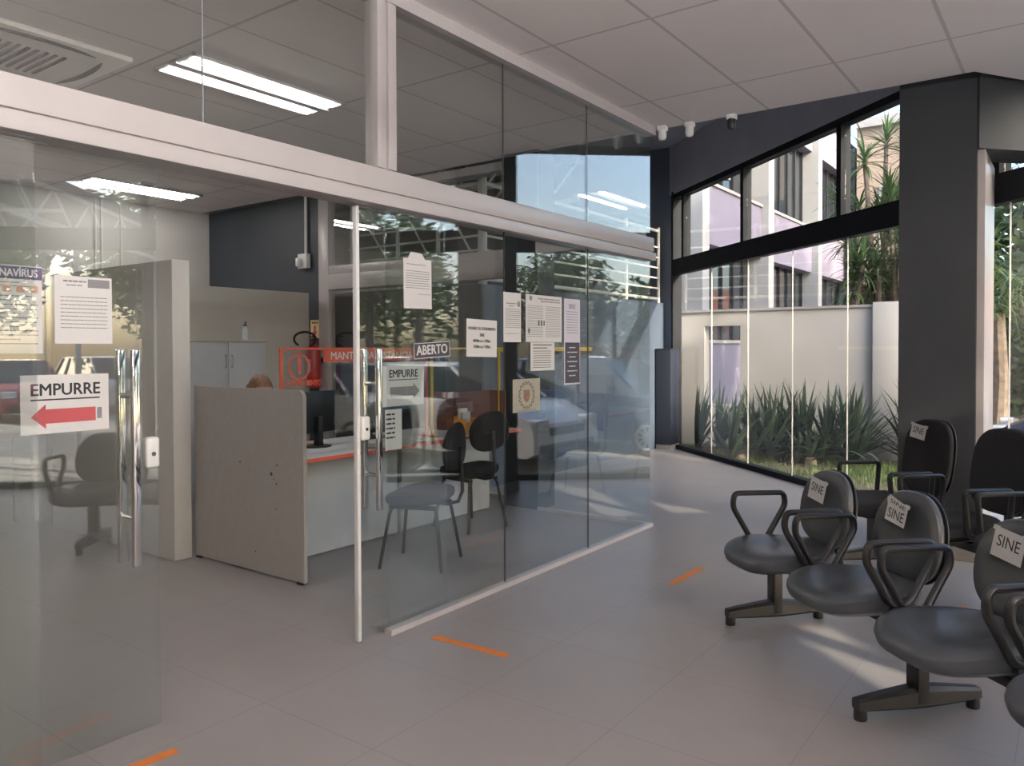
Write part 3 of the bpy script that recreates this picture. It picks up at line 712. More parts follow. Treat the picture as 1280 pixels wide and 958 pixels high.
t = thing('conduit', 'pair of thin grey conduits on the cream back wall', 'conduit', (-9.2845, 4.5, 0))
for y in (0, .07, .3): MB().tube([(0, y, 0.0), (0, y, 3.235)], .014, 8).build('pipe', M_part, t)

# visitor chairs
def visitor_chair(loc, rz, label):
    """faces local -x"""
    t = thing('visitor_chair', label, 'chair', loc, rz, 'black visitor chairs')
    s = seat_mesh(.46, .44).build('seat', M_fab, t); s.location = (0, 0, .455); s.rotation_euler = (0, 0, -PI/2)
    b = back_mesh(.42, .31, .045, .03, 2.5, .1).build('backrest', M_fab, t); b.location = (.25, 0, .80); b.rotation_euler = (0, math.radians(8), -PI/2)
    MB().tube([(.0, 0, .415), (.19, 0, .41), (.265, 0, .43), (.295, 0, .50), (.292, 0, .60), (.285, 0, .80)], .016, 8, flat=.8).build('back_support', M_steelblk, t)
    MB().box(-.17, .17, -.15, -.12, .39, .415).box(-.17, .17, .12, .15, .39, .415).box(-.02, .06, -.15, .15, .395, .415).build('under_frame', M_steelblk, t)
    for sx in (-1, 1):
        for sy in (-1, 1):
            MB().tube([(sx*.15, sy*.135, .405), (sx*.165, sy*.15, .36), (sx*.215, sy*.205, .012), (sx*.216, sy*.206, 0)], .012, 8).build('leg', M_steelblk, t)
    return t
visitor_chair((-3.60, 3.89, 0), math.radians(22), 'black visitor chair nearest the right sliding door')
visitor_chair((-4.02, 4.93, 0), math.radians(-10), 'black visitor chair farther along by the second desk')
# a second workplace deep in the office at the left
visitor_chair((-6.35, 1.88, 0), math.radians(200), 'black visitor chair deep in the office at the far left')
t = thing('office_table', 'brown topped table behind the chair at the far left', 'table', (-7.6, 2.3, 0))
MB().box(-.35, .35, -.6, .6, .715, .745, .004).build('table_top', M_wood, t)
for sx in (-1, 1):
    for sy in (-1, 1): MB().box(sx*.30-.02, sx*.30+.02, sy*.55-.02, sy*.55+.02, 0, .715).build('leg', M_steel, t)

# ------------------------------------------------------------------ the clerk behind the desk
def skin_mesh(verts, edges, radii, sub=1):
    me = bpy.data.meshes.new('s'); me.from_pydata(verts, edges, [])
    o = bpy.data.objects.new('s', me); col.objects.link(o)
    md = o.modifiers.new('k', 'SKIN')
    for i, v in enumerate(me.skin_vertices[0].data):
        v.radius = (radii[i], radii[i]) if not isinstance(radii[i], tuple) else radii[i]; v.use_root = (i == 0)
    o.modifiers.new('s', 'SUBSURF').levels = sub
    dg = bpy.context.evaluated_depsgraph_get(); m2 = bpy.data.meshes.new_from_object(o.evaluated_get(dg))
    bpy.data.objects.remove(o); return m2
def bm_from(me):
    b = bmesh.new(); b.from_mesh(me); bpy.data.meshes.remove(me); return b
def person():
    t = thing('person', 'person with tied brown hair seated behind the grey desk panel', 'person', (-5.02, 3.62, -.012), 0)
    # faces +x ; seat height .46
    V = [(0, 0, .56), (.0, 0, .70), (-.01, 0, .85), (0, 0, .97), (.02, 0, 1.03), (.03, 0, 1.07)]; E = [(0, 1), (1, 2), (2, 3), (3, 4), (4, 5)]
    R = [(.14, .115), (.12, .10), (.13, .105), (.11, .085), (.05, .05), (.046, .046)]
    def ch(a, pts, rr):
        p = a
        for q, r in zip(pts, rr): V.append(q); R.append(r); E.append((p, len(V)-1)); p = len(V)-1
        return p
    for s in (-1, 1):
        ch(0, [(.05, s*.10, .52), (.24, s*.11, .53), (.43, s*.11, .51), (.44, s*.11, .30), (.43, s*.11, .09), (.50, s*.115, .045), (.58, s*.12, .035)], [.085, .08, .06, .052, .036, .036, .03])
        w_ = ch(3, [(0, s*.16, .965), (.03, s*.20, .86), (.06, s*.215, .74), (.18, s*.19, .755), (.30, s*.15, .775)], [.055, .045, .038, .034, .025])
        ch(w_, [(.36, s*.14, .775), (.40, s*.135, .772)], [(.034, .018), (.036, .016)])
    mb = MB(); mb.merge(bm_from(skin_mesh(V, E, R, 1)))
    for s in (-1, 1):
        for k, (dy, L) in enumerate([(-.027, .06), (-.009, .072), (.009, .068), (.026, .05)]):
            y = s*.135+dy; mb.tube([(.385, y, .774), (.41+L*.4, y, .776), (.41+L*.8, y, .768), (.41+L, y, .758)], [.009, .0085, .008, .006], 8)
        mb.tube([(.34, s*.135-s*.02, .772), (.365, s*.135-s*.048, .768), (.395, s*.135-s*.055, .762), (.41, s*.135-s*.05, .76)], [.012, .010, .009, .006], 8)
    # head with brow, nose, chin
    hd = bmesh.new(); bmesh.ops.create_uvsphere(hd, u_segments=40, v_segments=28, radius=1)
    for v in hd.verts:
        x, y, z = v.co; X, Y, Z = x*.092, y*.072, z*.112
        if z < 0: X *= 1-.12*(-z); Y *= 1-.32*(-z)**1.3
        if x > 0:
            n = math.exp(-((y/.17)**2))*math.exp(-(((z+.16)/.22)**2)); X += .024*n*max(0, x)
            X += .006*math.exp(-((y/.3)**2))*math.exp(-(((z+.55)/.09)**2))+.008*math.exp(-((y/.25)**2))*math.exp(-(((z+.82)/.14)**2))
            for s in (-1, 1): X -= .012*math.exp(-(((y-s*.40)/.20)**2))*math.exp(-(((z-.06)/.13)**2))
        v.co = (X+.045, Y, Z+1.15)
    mb.merge(hd)
    for s in (-1, 1): mb.lathe([(0, -.006), (.02, -.006), (.028, 0), (.02, .008), (0, .004)], 12, T(.035, s*.072, 1.145) @ RX(-s*PI/2) @ Matrix.Scale(1.3, 4, (0, 1, 0)))
    bmesh.ops.recalc_face_normals(mb.bm, faces=mb.bm.faces)
    body = mb.build('body', M_skin, t)
    md = body.modifiers.new('r', 'REMESH'); md.mode = 'VOXEL'; md.voxel_size = .006; md.use_smooth_shade = True
    dg = bpy.context.evaluated_depsgraph_get(); me = bpy.data.meshes.new_from_object(body.evaluated_get(dg))
    body.modifiers.clear(); body.data = me
    if not me.materials: me.materials.append(M_skin)
    eb = MB()
    for s in (-1, 1):
        q = bmesh.new(); bmesh.ops.create_uvsphere(q, u_segments=14, v_segments=10, radius=.0115); eb.merge(q, T(.121, s*.028, 1.157))
    eb.build('eyes', M_paper, t)
    lp = MB().tube([(.126, -.02, 1.088), (.134, -.008, 1.089), (.135, 0, 1.088), (.134, .008, 1.089), (.126, .02, 1.088)], [.003, .0055, .005, .0055, .003], 8); lp.build('lips', M_redink, t)
    hb = bmesh.new(); bmesh.ops.create_uvsphere(hb, u_segments=36, v_segments=24, radius=1)
    kill = []
    for v in hb.verts:
        x, y, z = v.co
        if x > .55 and z < .22 or z < -.55: kill.append(v)
        k = 1+.015*math.sin(22*math.atan2(y, z+.3)); v.co = ((x*.106)*k+.034, y*.086*k, z*.124*k+1.155)
    bmesh.ops.delete(hb, geom=kill, context='VERTS')
    h_ = MB(); h_.merge(hb)
    h_.loft([[(-.065-.02*i+.0*math.cos(a), .035*k*math.cos(a), 1.19-.012*i+.035*k*math.sin(a)) for a in [2*PI*j/12 for j in range(12)]] for i, k in [(0, .6), (.5, 1.0), (1.2, 1.05), (2.0, .85), (2.6, .3)]])
    h_.build('hair', M_hair, t)
    # clothing: shells that follow the trunk, sleeves and legs
    V2 = [(0, 0, .60), (.0, 0, .70), (-.01, 0, .85), (0, 0, .965)]; E2 = [(0, 1), (1, 2), (2, 3)]; R2 = [(.158, .13), (.138, .115), (.146, .12), (.118, .095)]
    V, E, R = V2, E2, R2
    for s in (-1, 1): ch(3, [(0, s*.165, .962), (.03, s*.203, .86), (.05, s*.213, .78)], [.066, .058, .055])
    q = MB(); q.merge(bm_from(skin_mesh(V, E, R, 1))); q.build('blouse', M_shirt, t)
    V, E, R = [(0, 0, .565)], [], [(.158, .13)]
    for s in (-1, 1): ch(0, [(.06, s*.10, .525), (.24, s*.11, .532), (.435, s*.11, .51), (.442, s*.11, .30), (.432, s*.11, .13)], [.098, .09, .072, .064, .052])
    q = MB(); q.merge(bm_from(skin_mesh(V, E, R, 1))); q.build('trousers', M_ink, t)
person()
t = thing('office_chair', 'black office chair under the seated person', 'chair', (-5.05, 3.62, 0), 0)
s = seat_mesh(.50, .48).build('seat', M_fab, t); s.location = (.02, 0, .38); s.rotation_euler = (0, 0, PI/2)
b = back_mesh(.44, .42, .05, .03, 2.8, .1).build('backrest', M_fab, t); b.location = (-.27, 0, .80); b.rotation_euler = (0, math.radians(-6), PI/2)
MB().tube([(0, 0, .34), (-.2, 0, .33), (-.30, 0, .40), (-.305, 0, .78)], .018, 8).build('back_support', M_steelblk, t)
MB().lathe([(0, .08), (.03, .08), (.03, .2), (.018, .2), (.018, .335), (0, .335)], 14).build('gas_column', M_steelblk, t)
for k in range(5):
    a = 2*PI*k/5+.3; l_ = MB().tube([(0, 0, .10), (.14*math.cos(a), .14*math.sin(a), .09), (.28*math.cos(a), .28*math.sin(a), .065)], [.022, .018, .014], 8).build('leg', M_black, t)
    MB().lathe([(0, -.012), (.026, -.012), (.028, 0), (.026, .012), (0, .012)], 12, T(.28*math.cos(a), .28*math.sin(a), .028) @ RZ(a) @ RX(PI/2)).build('caster', M_black, l_)

# ------------------------------------------------------------------ white rail on the blue block, dark cupboard
t = thing('guard_rail', 'white tube guard rail on top of the blue block', 'railing', (0, 0, 2.12))
X0, Y0, Y1, XW = -4.99, 6.34, 10.5, -7.0
for k, z in enumerate([.06, .21, .36, .51, .66, .81, 1.05]):
    r = .022 if k in (0, 6) else .013
    MB().tube([(XW, Y0, z), (X0, Y0, z), (X0, Y0+.02, z), (X0, Y1, z)], r, 8).build('rail', M_rail, t)
for (x, y, r) in [(X0, Y0, .05), (X0, 7.4, .024), (X0, 8.45, .024), (X0, 9.5, .024), (X0, Y1, .024), (-6.92, Y0, .045), (-6.2, Y0, .024), (-5.6, Y0, .024)]:
    MB().tube([(x, y, 0), (x, y, 1.1)], r, 10).build('post', M_rail, t)
for (xa, xb) in [(-6.9, -6.2), (-6.2, -5.6), (-5.6, -5.0)]:
    MB().tube([(xa, Y0+.03, 1.0), (xb, Y0+.03, .1)], .012, 8).build('brace', M_rail, t)
t = thing('roof_truss', 'white steel trusses seen behind the guard rail above the blue block', 'truss', (0, 0, 2.12))
for q, y in enumerate((7.3, 8.6)):
    for zz in (1.25, 1.75): MB().tube([(-9.2, y, zz), (-5.2, y, zz)], .03, 8).build('chord', M_rail, t)
    b = MB()
    for k in range(8):
        xa = -9.2+k*.5; b.tube([(xa, y, 1.25 if k % 2 else 1.75), (xa+.5, y, 1.75 if k % 2 else 1.25)], .018, 6)
    b.build('web', M_rail, t)
t = thing('yellow_handrail', 'yellow handrail along the side of the blue block', 'handrail', (-4.9, 7.3, 1.45))
MB().box(-.012, .018, -1.0, 1.1, -.025, .02, .006).build('rail', M_yellow, t)
for y in (-.85, 0, .95): MB().box(-.052, -.012, y-.015, y+.015, -.015, .01).build('bracket', M_steelblk, t)
t = thing('dark_cupboard', 'low navy cupboard against the slate end wall beyond the glass', 'cupboard', (-4.90, 10.45, 0))
MB().box(-.03, .20, -.16, .14, .07, 1.43, .004).build('body', M_navy, t)
MB().box(-.035, .205, -.165, .145, 1.43, 1.45, .003).build('top', M_navy, t)
MB().box(-.03, .2, -.15, .14, 0, .07).build('plinth', M_coping, t)

# ================================================================== outdoors
struct(MB().box(-40, 60, -30, 60, -.6, -.28).build('floor_parking', M_park))
gp_ = [tuple(fac(-7.5, .07)), tuple(fac(-.35, .07)), (-1.30, 9.0), (-1.30, 13.2), (-9.5, 13.2), (-9.5, 11.2)]
struct(MB().prism(gp_, -.4, -.03).build('floor_garden', M_soil))
# sparse turf
b = MB(); rnd = random.Random(11)
def inpoly(x, y):
    n = FN.x*x+FN.y*y-4.86; return n > .25 and x < -1.35 and x > -7 and y < 11.1
cnt = 0
while cnt < 5200:
    x, y = rnd.uniform(-6.5, -1.35), rnd.uniform(7.6, 11.1)
    if not inpoly(x, y): continue
    if math.sin(x*3.1+1)*math.sin(y*2.7)+rnd.uniform(-.8, .8) < -.25: continue
    cnt += 1; h = rnd.uniform(.03, .09); a = rnd.uniform(0, 6.28); l = rnd.uniform(0, .05)
    dx, dy = math.cos(a)*.006, math.sin(a)*.006
    b.add([(x-dx, y-dy, -.03), (x+dx, y+dy, -.03), (x-dy*l*90, y+dx*l*90, h-.03)], [(0, 1, 2)])
tag(b.build('garden_grass', M_grass, smooth=False), 'thin green grass on the garden bed outside the window', 'grass', None, 'stuff')
# white garden wall with an opening
def ywall(o, x0, x1, z0, z1, y0, y1): o.box(x0, x1, y0, y1, z0, z1)
b = MB(); y0, y1 = 11.3, 11.5
for a in [(-7.5, -4.61, -.1, 2.0), (-4.05, -2.22, -.1, 2.0), (-4.61, -4.05, -.1, .6), (-4.61, -4.05, 1.79, 2.0)]: ywall(b, a[0], a[1], a[2], a[3], y0, y1)
struct(b.build('wall_garden', M_wallw))
struct(MB().box(-7.5, -2.22, 11.27, 11.53, 2.0, 2.035).build('trim_garden_coping', M_coping))
struct(MB().box(-2.22, -1.90, 11.2, 11.55, -.1, 2.06, .006).build('wall_garden_pillar', M_wallw))

# agaves
def blade(b, base, az, el, L, w, bend, fold=.25, seg=6):
    d = Vector((math.cos(az), math.sin(az), 0)); s = Vector((-math.sin(az), math.cos(az), 0)); p = Vector(base); e = el
    ring_ = []
    for i in range(seg+1):
        f = i/seg; ww = w*(.55+.45*math.sin(min(1, f*2.2)*PI/2))*(1-f**2.2)+.001
        up_ = d*(-math.sin(e))+Vector((0, 0, math.cos(e)))
        ring_.append((p-s*ww+up_*ww*fold, p.copy(), p+s*ww+up_*ww*fold))
        p = p+(d*math.cos(e)+Vector((0, 0, math.sin(e))))*(L/seg); e -= bend/seg
    V = [v for r in ring_ for v in r]; F = []
    for i in range(seg):
        F += [(3*i, 3*i+1, 3*i+4, 3*i+3), (3*i+1, 3*i+2, 3*i+5, 3*i+4)]
    b.add(V, F)
def agave(x, y, n, h, seed, label, spread=.3):
    rnd = random.Random(seed); t = thing('agave_plant', label, 'agave', (x, y, -.03), 0, 'agaves in the garden bed')
    b = MB()
    for c in range(3):
        cx, cy = rnd.uniform(-spread, spread), rnd.uniform(-spread*.6, spread*.6)
        for k in range(n//2):
            f = rnd.random(); az = rnd.uniform(0, 6.28); el = math.radians(88-62*f**1.3); L_ = h*rnd.uniform(.75, 1.08); re = L_*math.cos(el*.75)
            tx, ty = x+cx+re*math.cos(az), y+cy+re*math.sin(az)
            if ty > 11.18 or FN.x*tx+FN.y*ty-4.86 < .14 or tx < -4.75: continue
            blade(b, (cx, cy, .02), az, el, L_, rnd.uniform(.028, .04), rnd.uniform(.1, .75)*(.4+f))
    b.build('leaves', M_agave, t)
    MB().lathe([(0, 0), (.09, 0), (.07, .08), (0, .12)], 10).build('stem', M_bark, t)
agave(-4.35, 10.72, 75, 1.0, 1, 'agave at the left end of the bed by the window corner', .25)
agave(-3.62, 10.1, 96, 1.02, 2, 'large agave clump left of centre close to the window', .35)
agave(-3.15, 10.75, 84, 1.02, 3, 'agave clump in the middle before the white wall', .35)
agave(-2.48, 10.72, 84, 1.0, 4, 'agave clump right of the middle before the white wall', .28)
agave(-1.62, 10.9, 60, 1.1, 5, 'agave at the right beside the white pillar', .15)
agave(-2.75, 10.2, 42, .5, 6, 'small low agave in front of the middle clumps', .2)
# dracaenas
def dracaena(x, y, seed, hmax, label, heads=7, z0=-.28, leaf=.56):
    rnd = random.Random(seed); t = thing('dracaena_tree', label, 'tree', (x, y, z0), 0, 'dracaenas behind the white garden wall')
    tr_ = MB(); lf = MB()
    for k in range(heads):
        a = rnd.uniform(0, 6.28); r = rnd.uniform(.2, .85); H = hmax*rnd.uniform(.45, 1.0)
        pts = [(rnd.uniform(-.06, .06), rnd.uniform(-.06, .06), 0), (.15*r*math.cos(a), .15*r*math.sin(a), H*.35), (.55*r*math.cos(a)+rnd.uniform(-.1, .1), .55*r*math.sin(a), H*.65), (r*math.cos(a), r*math.sin(a), H)]
        tr_.tube(pts, [.06, .05, .04, .03], 8)
        for j in range(48):
            f = rnd.random(); blade(lf, (pts[3][0], pts[3][1], H-.12+.16*f), rnd.uniform(0, 6.28), math.radians(-25+105*f), leaf*rnd.uniform(.75, 1.1), .016, rnd.uniform(.4, 1.2), .2, 4)
    tr_.build('trunk', M_bark, t); lf.build('foliage', M_drac, t)
dracaena(-2.95, 12.5, 21, 3.6, 'slender dracaena left, just above the white wall', 7)
dracaena(-2.2, 12.6, 22, 4.9, 'tall branching dracaena rising over the white pillar', 17)
dracaena(-1.6, 13.2, 23, 4.6, 'dracaena rightmost of the group beside the charcoal column', 15)
dracaena(-2.5, 13.6, 24, 4.2, 'dense dracaena at the back of the group', 15)
dracaena(-1.3, 12.3, 25, 5.2, 'dracaena highest of the group at the window edge', 13)

# neighbouring building (faces +x) with lilac bands
t = thing('office_building', 'white and lilac office building beyond the garden wall', 'building', (-5.5, 13.4, -.28))
def bb(x0, x1, y0, y1, z0, z1): return MB().box(x0, x1, y0, y1, z0, z1, M=T(0, 0, .28))
bb(-4, -.35, 0, 26, -.28, 7.4).build('core', M_bglass, t)
bb(-.42, .0, 0, .32, -.28, 7.5).build('end_pier', M_bwhite, t)
bb(-4, -.30, -.06, 0.02, -.28, 7.5).build('end_wall', M_bwhite, t)
for z0, z1 in [(-.28, 1.55), (3.4, 4.5), (6.5, 7.5)]:
    o = bb(-.36, -.08, .32, 26, z0, z1).build('lilac_band', M_lilac, t)
    MB().box(-.38, -.04, .30, 26, z1+.28, z1+.34).build('band_coping', M_coping, o)
bb(-.36, -.3, .35, 2.2, 4.9, 5.4).build('sun_breaker', M_bwhite, t)
for y in (3.45, 7.4, 11.4, 15.4, 19.4): bb(-.4, .08, y, y+.36, -.28, 7.4).build('white_fin', M_bwhite, t)
b = MB()
for y in [i*.62+.5 for i in range(40)]: b.box(-.36, -.31, y, y+.06, 1.83, 3.68).box(-.36, -.31, y, y+.06, 4.78, 6.78)
b.build('window_mullions', M_frame, t)
t = thing('warm_wing', 'tan building wing behind the dracaenas', 'building', (-4.2, 24, -.28))
MB().box(-1, 1.4, 0, 5, 0, 8).build('wall', M_tan, t)
MB().box(-1.0, 1.5, -.15, 5.1, 8, 8.25).build('cornice', M_bwhite, t)
for x in (-.4,):
    f = MB().box(x, x+1.3, -.03, .02, 4.6, 6.3).build('window_frame', M_bwhite, t); MB().box(x+.08, x+1.22, -.04, -.03, 4.68, 6.22).build('pane', M_bglass, f)

# ------------------------------------------------------------------ cars (front towards local -x, on z=0)
def car(name, label, paint, loc, rz, L=4.0, Wd=1.7, H=1.5, hood=.92, group=None, detail=True):
    t = thing(name, label, 'car', loc, rz, group)
    h = L/2; w2 = Wd/2
    lo = [(-h+.02, .30), (-h, .45), (-h+.03, .62), (-h+.12, .74), (-h+.55, hood-.04), (-h+1.02, hood), (h-.35, hood+.08), (h-.05, hood+.02), (h, .62), (h-.02, .40), (h-.10, .24)]
    fx, rx, wr = -h+.78, h-.72, .34
    def arch(cx): return [(cx+wr*math.cos(a), .24+max(0, wr*1.02*math.sin(a))+.0) for a in [PI*i/10 for i in range(11)]]
    poly = lo+arch(rx)+arch(fx)+[(-h+.12, .24)]
    rings = []
    for f, ins in [(-1, .05), (-.96, .0), (-.5, -.0), (.5, 0), (.96, .0), (1, .05)]:
        rings.append([(x*(1-.012*ins*20*.3), f*w2-0, z-(ins*.4 if z > hood-.1 else 0)) for x, z in poly])
    b = MB().loft(rings, cap=False)
    for k in (0, len(rings)-1):
        b.add([tuple(v) for v in rings[k]], [tuple(range(len(poly)))])
    b.build('body', paint, t)
    # greenhouse
    gx0, gx1 = -h+.92, h-.18; rx0, rx1 = -h+1.62, h-.55
    bot = [(gx0, -w2+.05), (gx1, -w2+.08), (gx1, w2-.08), (gx0, w2-.05)]; top = [(rx0, -w2+.20), (rx1, -w2+.22), (rx1, w2-.22), (rx0, w2-.20)]
    z0, z1 = hood-.01, H-.05
    MB().loft([[(x, y, z0) for x, y in bot], [(x, y, z1) for x, y in top]]).build('glazing', M_carglass, t, smooth=False)
    rf = MB().loft([[(x+sx*.0, y, z1-.02) for (x, y), sx in zip(top, (0, 0, 0, 0))], [(rx0+.03, -w2+.21, z1+.03), (rx1-.02, -w2+.23, z1+.03), (rx1-.02, w2-.23, z1+.03), (rx0+.03, w2-.21, z1+.03)], [(rx0+.2, -w2+.32, H), (rx1-.15, -w2+.32, H), (rx1-.15, w2-.32, H), (rx0+.2, w2-.32, H)]])
    ro = rf.build('roof', paint, t)
    p = MB()
    for s in (-1, 1):
        def q(x0, x1): p.tube([(x0, s*(w2-.055), z0), (x1, s*(w2-.205), z1)], .032, 6)
        q(gx0, rx0); q(gx1-.02, rx1); q(-h+2.1, -h+2.15); q(h-.95, h-1.0)
    p.build('pillars', paint, t)
    for s in (-1, 1):
        MB().loft([[(gx0+.36+.06*a, s*(w2+.02+.17*b_), hood+.02+.13*c_) for a, b_, c_ in [(0, 0, .2), (0, 1, 0), (0, 1, 1), (0, 0, .8)]], [(gx0+.46, s*(w2+.02), hood+.05), (gx0+.48, s*(w2+.16), hood+.04), (gx0+.48, s*(w2+.16), hood+.13), (gx0+.46, s*(w2+.02), hood+.12)]]).build('mirror', paint, t)
        MB().box(-h-.005, -h+.22, s*(w2-.36), s*(w2-.04), .60, .76, .03, T(0, 0, 0)).build('headlight', M_light, t)
        MB().box(h-.08, h+.006, s*(w2-.26), s*(w2-.06), .62, .88, .02).build('tail_light', M_redlens, t)
        for cx in (fx, rx):
            M_ = T(cx, s*(w2-.10), .31) @ RX(PI/2*(-s))
            wh = MB().lathe([(0, -.08), (.20, -.08), (.29, -.075), (.31, -.04), (.31, .05), (.29, .085), (.215, .09), (.205, .06), (0, .055)], 24, M_).build('wheel', M_tyre, t)
            rm = MB(); rm.lathe([(.165, .06), (.205, .06), (.21, .092), (.19, .094), (.17, .08)], 24, M_, False); rm.lathe([(0, .06), (.05, .06), (.045, .09), (0, .095)], 14, M_)
            for k in range(10): rm.box(.03, .185, -.014, .014, .065, .088, M=M_ @ RZ(2*PI*k/10))
            rm.build('rim', M_alloy, wh)
    MB().box(-h-.01, -h+.12, -w2+.12, w2-.12, .26, .42, .02).box(-h-.006, -h+.05, -.45, .45, .52, .64, .01).build('grille', M_black, t)
    hd = MB().tube([(-h+1.02+.9, -w2-.004, hood-.12), (-h+1.12+.9, -w2-.012, hood-.12)], .012, 6).build('door_handle', paint, t)
    return t
GZ = -.28
car('parked_car', 'white car parked right outside the window behind the charcoal column', M_carw, (2.25, 9.45, GZ), 0, 4.0, 1.70, 1.52, .98)
car('parked_car', 'dark blue car parked beyond the white car by the window', M_carb, (1.27, 12.1, GZ), 0, 4.3, 1.76, 1.56, .98)
far = [(16.5, 3.2, 1.45, M_carw, 'white'), (16.8, 5.9, 1.6, M_cars, 'silver'), (16.4, 8.6, 1.5, M_carr, 'red'), (16.9, 11.3, 1.55, M_carw, 'white'), (15.5, 15.0, 1.5, M_cars, 'silver'), (12.5, 18.8, 1.5, M_carw, 'white'), (9.4, 20.9, 1.4, M_cars, 'silver'), (6.4, 21.6, 1.5, M_carw, 'white'), (3.6, 21.8, 1.5, M_carr, 'red')]
labs = ['white car first in the far parking row mirrored in the left door', 'silver car second in the far parking row mirrored in the left door', 'red car in the far parking row between silver and white ones', 'white car beyond the red one in the far parking row', 'silver car at the bend of the far parking row', 'white car past the bend of the far parking row', 'silver car in the far row behind the blue car', 'white car in the far row behind the blue car', 'red car at the end of the far row behind the blue car']
for (x, y, hh, m, nme), lb in zip(far, labs):
    car('parked_car', lb, m, (x, y, GZ), (0 if x > 14 else PI/2)+rnd.uniform(-.1, .1), 4.0, 1.7, hh, .95, 'cars in the far parking row')

# ------------------------------------------------------------------ trees
def tree(x, y, H, R, m, seed, label, n=1500, trunk=.14, squash=.8, low=.3, sz=.17):
    rnd = random.Random(seed); t = thing('leafy_tree', label, 'tree', (x, y, GZ), 0, 'trees round the parking lot')
    b = MB(); c0 = H-R*squash
    b.tube([(0, 0, 0), (.05, .03, c0*.5), (0, .05, c0)], [trunk, trunk*.8, trunk*.6], 8)
    lf = MB(); blobs = []
    for k in range(9):
        a = rnd.uniform(0, 6.28); r = R*rnd.uniform(.25, .62); z = c0+R*squash*rnd.uniform(-low, .55)
        blobs.append((r*math.cos(a), r*math.sin(a), z, R*rnd.uniform(.38, .55))); b.tube([(0, .03, c0*.75), (r*.5*math.cos(a), r*.5*math.sin(a), (z+c0*.8)/2), (r*math.cos(a), r*math.sin(a), z)], [trunk*.5, trunk*.3, trunk*.12], 6)
    for k in range(n):
        bx, by, bz, br = blobs[k % 9]; v = Vector((rnd.gauss(0, 1), rnd.gauss(0, 1), rnd.gauss(0, 1))).normalized()*br*rnd.random()**.35
        p = Vector((bx, by, bz))+v; a = Vector((rnd.gauss(0, 1), rnd.gauss(0, 1), rnd.gauss(0, .6))).normalized(); c = a.orthogonal().normalized(); s = sz*rnd.uniform(.6, 1.3)
        lf.add([p-a*s, p+c*s*.45, p+a*s, p-c*s*.45], [(0, 1, 2, 3)])
    b.build('trunk', M_bark, t); lf.build('crown', m, t, smooth=False)
trees = [(19.5, -2.5, 6.5, 2.4, M_tree2, 'tall dark tree at the right edge of the parking lot'),
 (13.5, 6.4, 6.8, 2.7, M_tree, 'green tree above the silver car in the far row'),
 (12.6, 11.2, 6.0, 2.6, M_tree, 'bright green tree before the white car in the far row'),
 (9.6, 14.6, 6.2, 2.8, M_tree, 'broad green tree at the bend of the parking row'),
 (8.2, 10.4, 12.6, 3.0, M_tree2, 'very tall tree with a high crown beside the blue car, added to shade the lilac building'),  # high crown added to keep sun off the neighbouring building
 (8.8, 15.6, 12.8, 3.0, M_tree2, 'very tall tree with a high crown behind the palms, added to shade the lilac building'),  # second added sun blocker for that building
 (8.2, 7.7, 8.7, 2.2, M_tree, 'green tree in front of the very tall trees, added to shade the garden wall'),  # crown added to shade the upper part of the garden wall
 (20.0, 3.2, 6.0, 2.8, M_tree, 'green tree behind the white car that starts the far row'),
 (20.5, 9.0, 6.4, 3.0, M_tree2, 'dark tree behind the red car in the far row'),
 (20.0, 14.5, 6.4, 3.0, M_tree, 'pale green tree behind the bend of the far row'),
 (14.5, 20.5, 5.8, 2.8, M_tree, 'green tree behind the white car past the bend'),
 (10.5, 24.0, 5.2, 2.4, M_tree2, 'dark tree behind the far cars'),
 (12.9, 2.9, 11.2, 2.3, M_tree2, 'tallest dark tree added to shade the front of the hall')]  # added to block most of the sun through the front glazing
for i, (x, y, H, R, m, lb) in enumerate(trees): tree(x, y, H, R, m, 40+i, lb, 3000 if H < 9 else 4200 if H > 12 else 3400)
def palm(x, y, H, seed, label, n=16, L=1.9):
    rnd = random.Random(seed); t = thing('palm_tree', label, 'palm', (x, y, GZ), 0, 'palms in the parking lot')
    MB().tube([(0, 0, 0), (.05, 0, H*.5), (.0, .05, H)], [.17, .13, .11], 10).build('trunk', M_bark, t)
    lf = MB()
    for k in range(n):
        az = 2*PI*k/n+rnd.uniform(-.15, .15); e = math.radians(rnd.uniform(10, 75)); d = Vector((math.cos(az), math.sin(az), 0)); s = Vector((-math.sin(az), math.cos(az), 0)); p = Vector((0, .05, H)); pts = []
        for i in range(12):
            pts.append(p.copy()); p = p+(d*math.cos(e)+Vector((0, 0, math.sin(e))))*L/11; e -= 1.6/11
        lf.tube(pts, [.018*(1-i/13) for i in range(12)], 5)
        for i in range(1, 12):
            for f in (0, .5):
                q = pts[i-1].lerp(pts[i], f)
                for sg in (-1, 1):
                    l_ = .42*math.sin(PI*min(.97, (i+f)/12.5))+.06; tip = q+s*sg*l_*.8+d*l_*.45+Vector((0, 0, -.22*l_-.1)); wv = d*.016
                    lf.add([q-wv, q+wv, tip], [(0, 1, 2)])
    lf.build('fronds', M_palm, t)
palm(.55, 15.6, 2.9, 61, 'palm beyond the blue car in the gap right of the column')
palm(4.4, 15.2, 3.3, 62, 'palm mirrored in the last glass pane')
palm(2.6, 17.6, 2.7, 63, 'short palm farther back past the blue car')
palm(-1.1, 15.2, 2.3, 64, 'leaning palm behind the dracaenas by the column', 14)
tree(-1.0, 19.0, 5.6, 2.3, M_tree2, 71, 'dark bushy tree closing the view right of the column', 2200, low=.6)
tree(3.8, 17.5, 3.6, 2.0, M_tree2, 72, 'low dark tree behind the palms', 1800, low=.7)
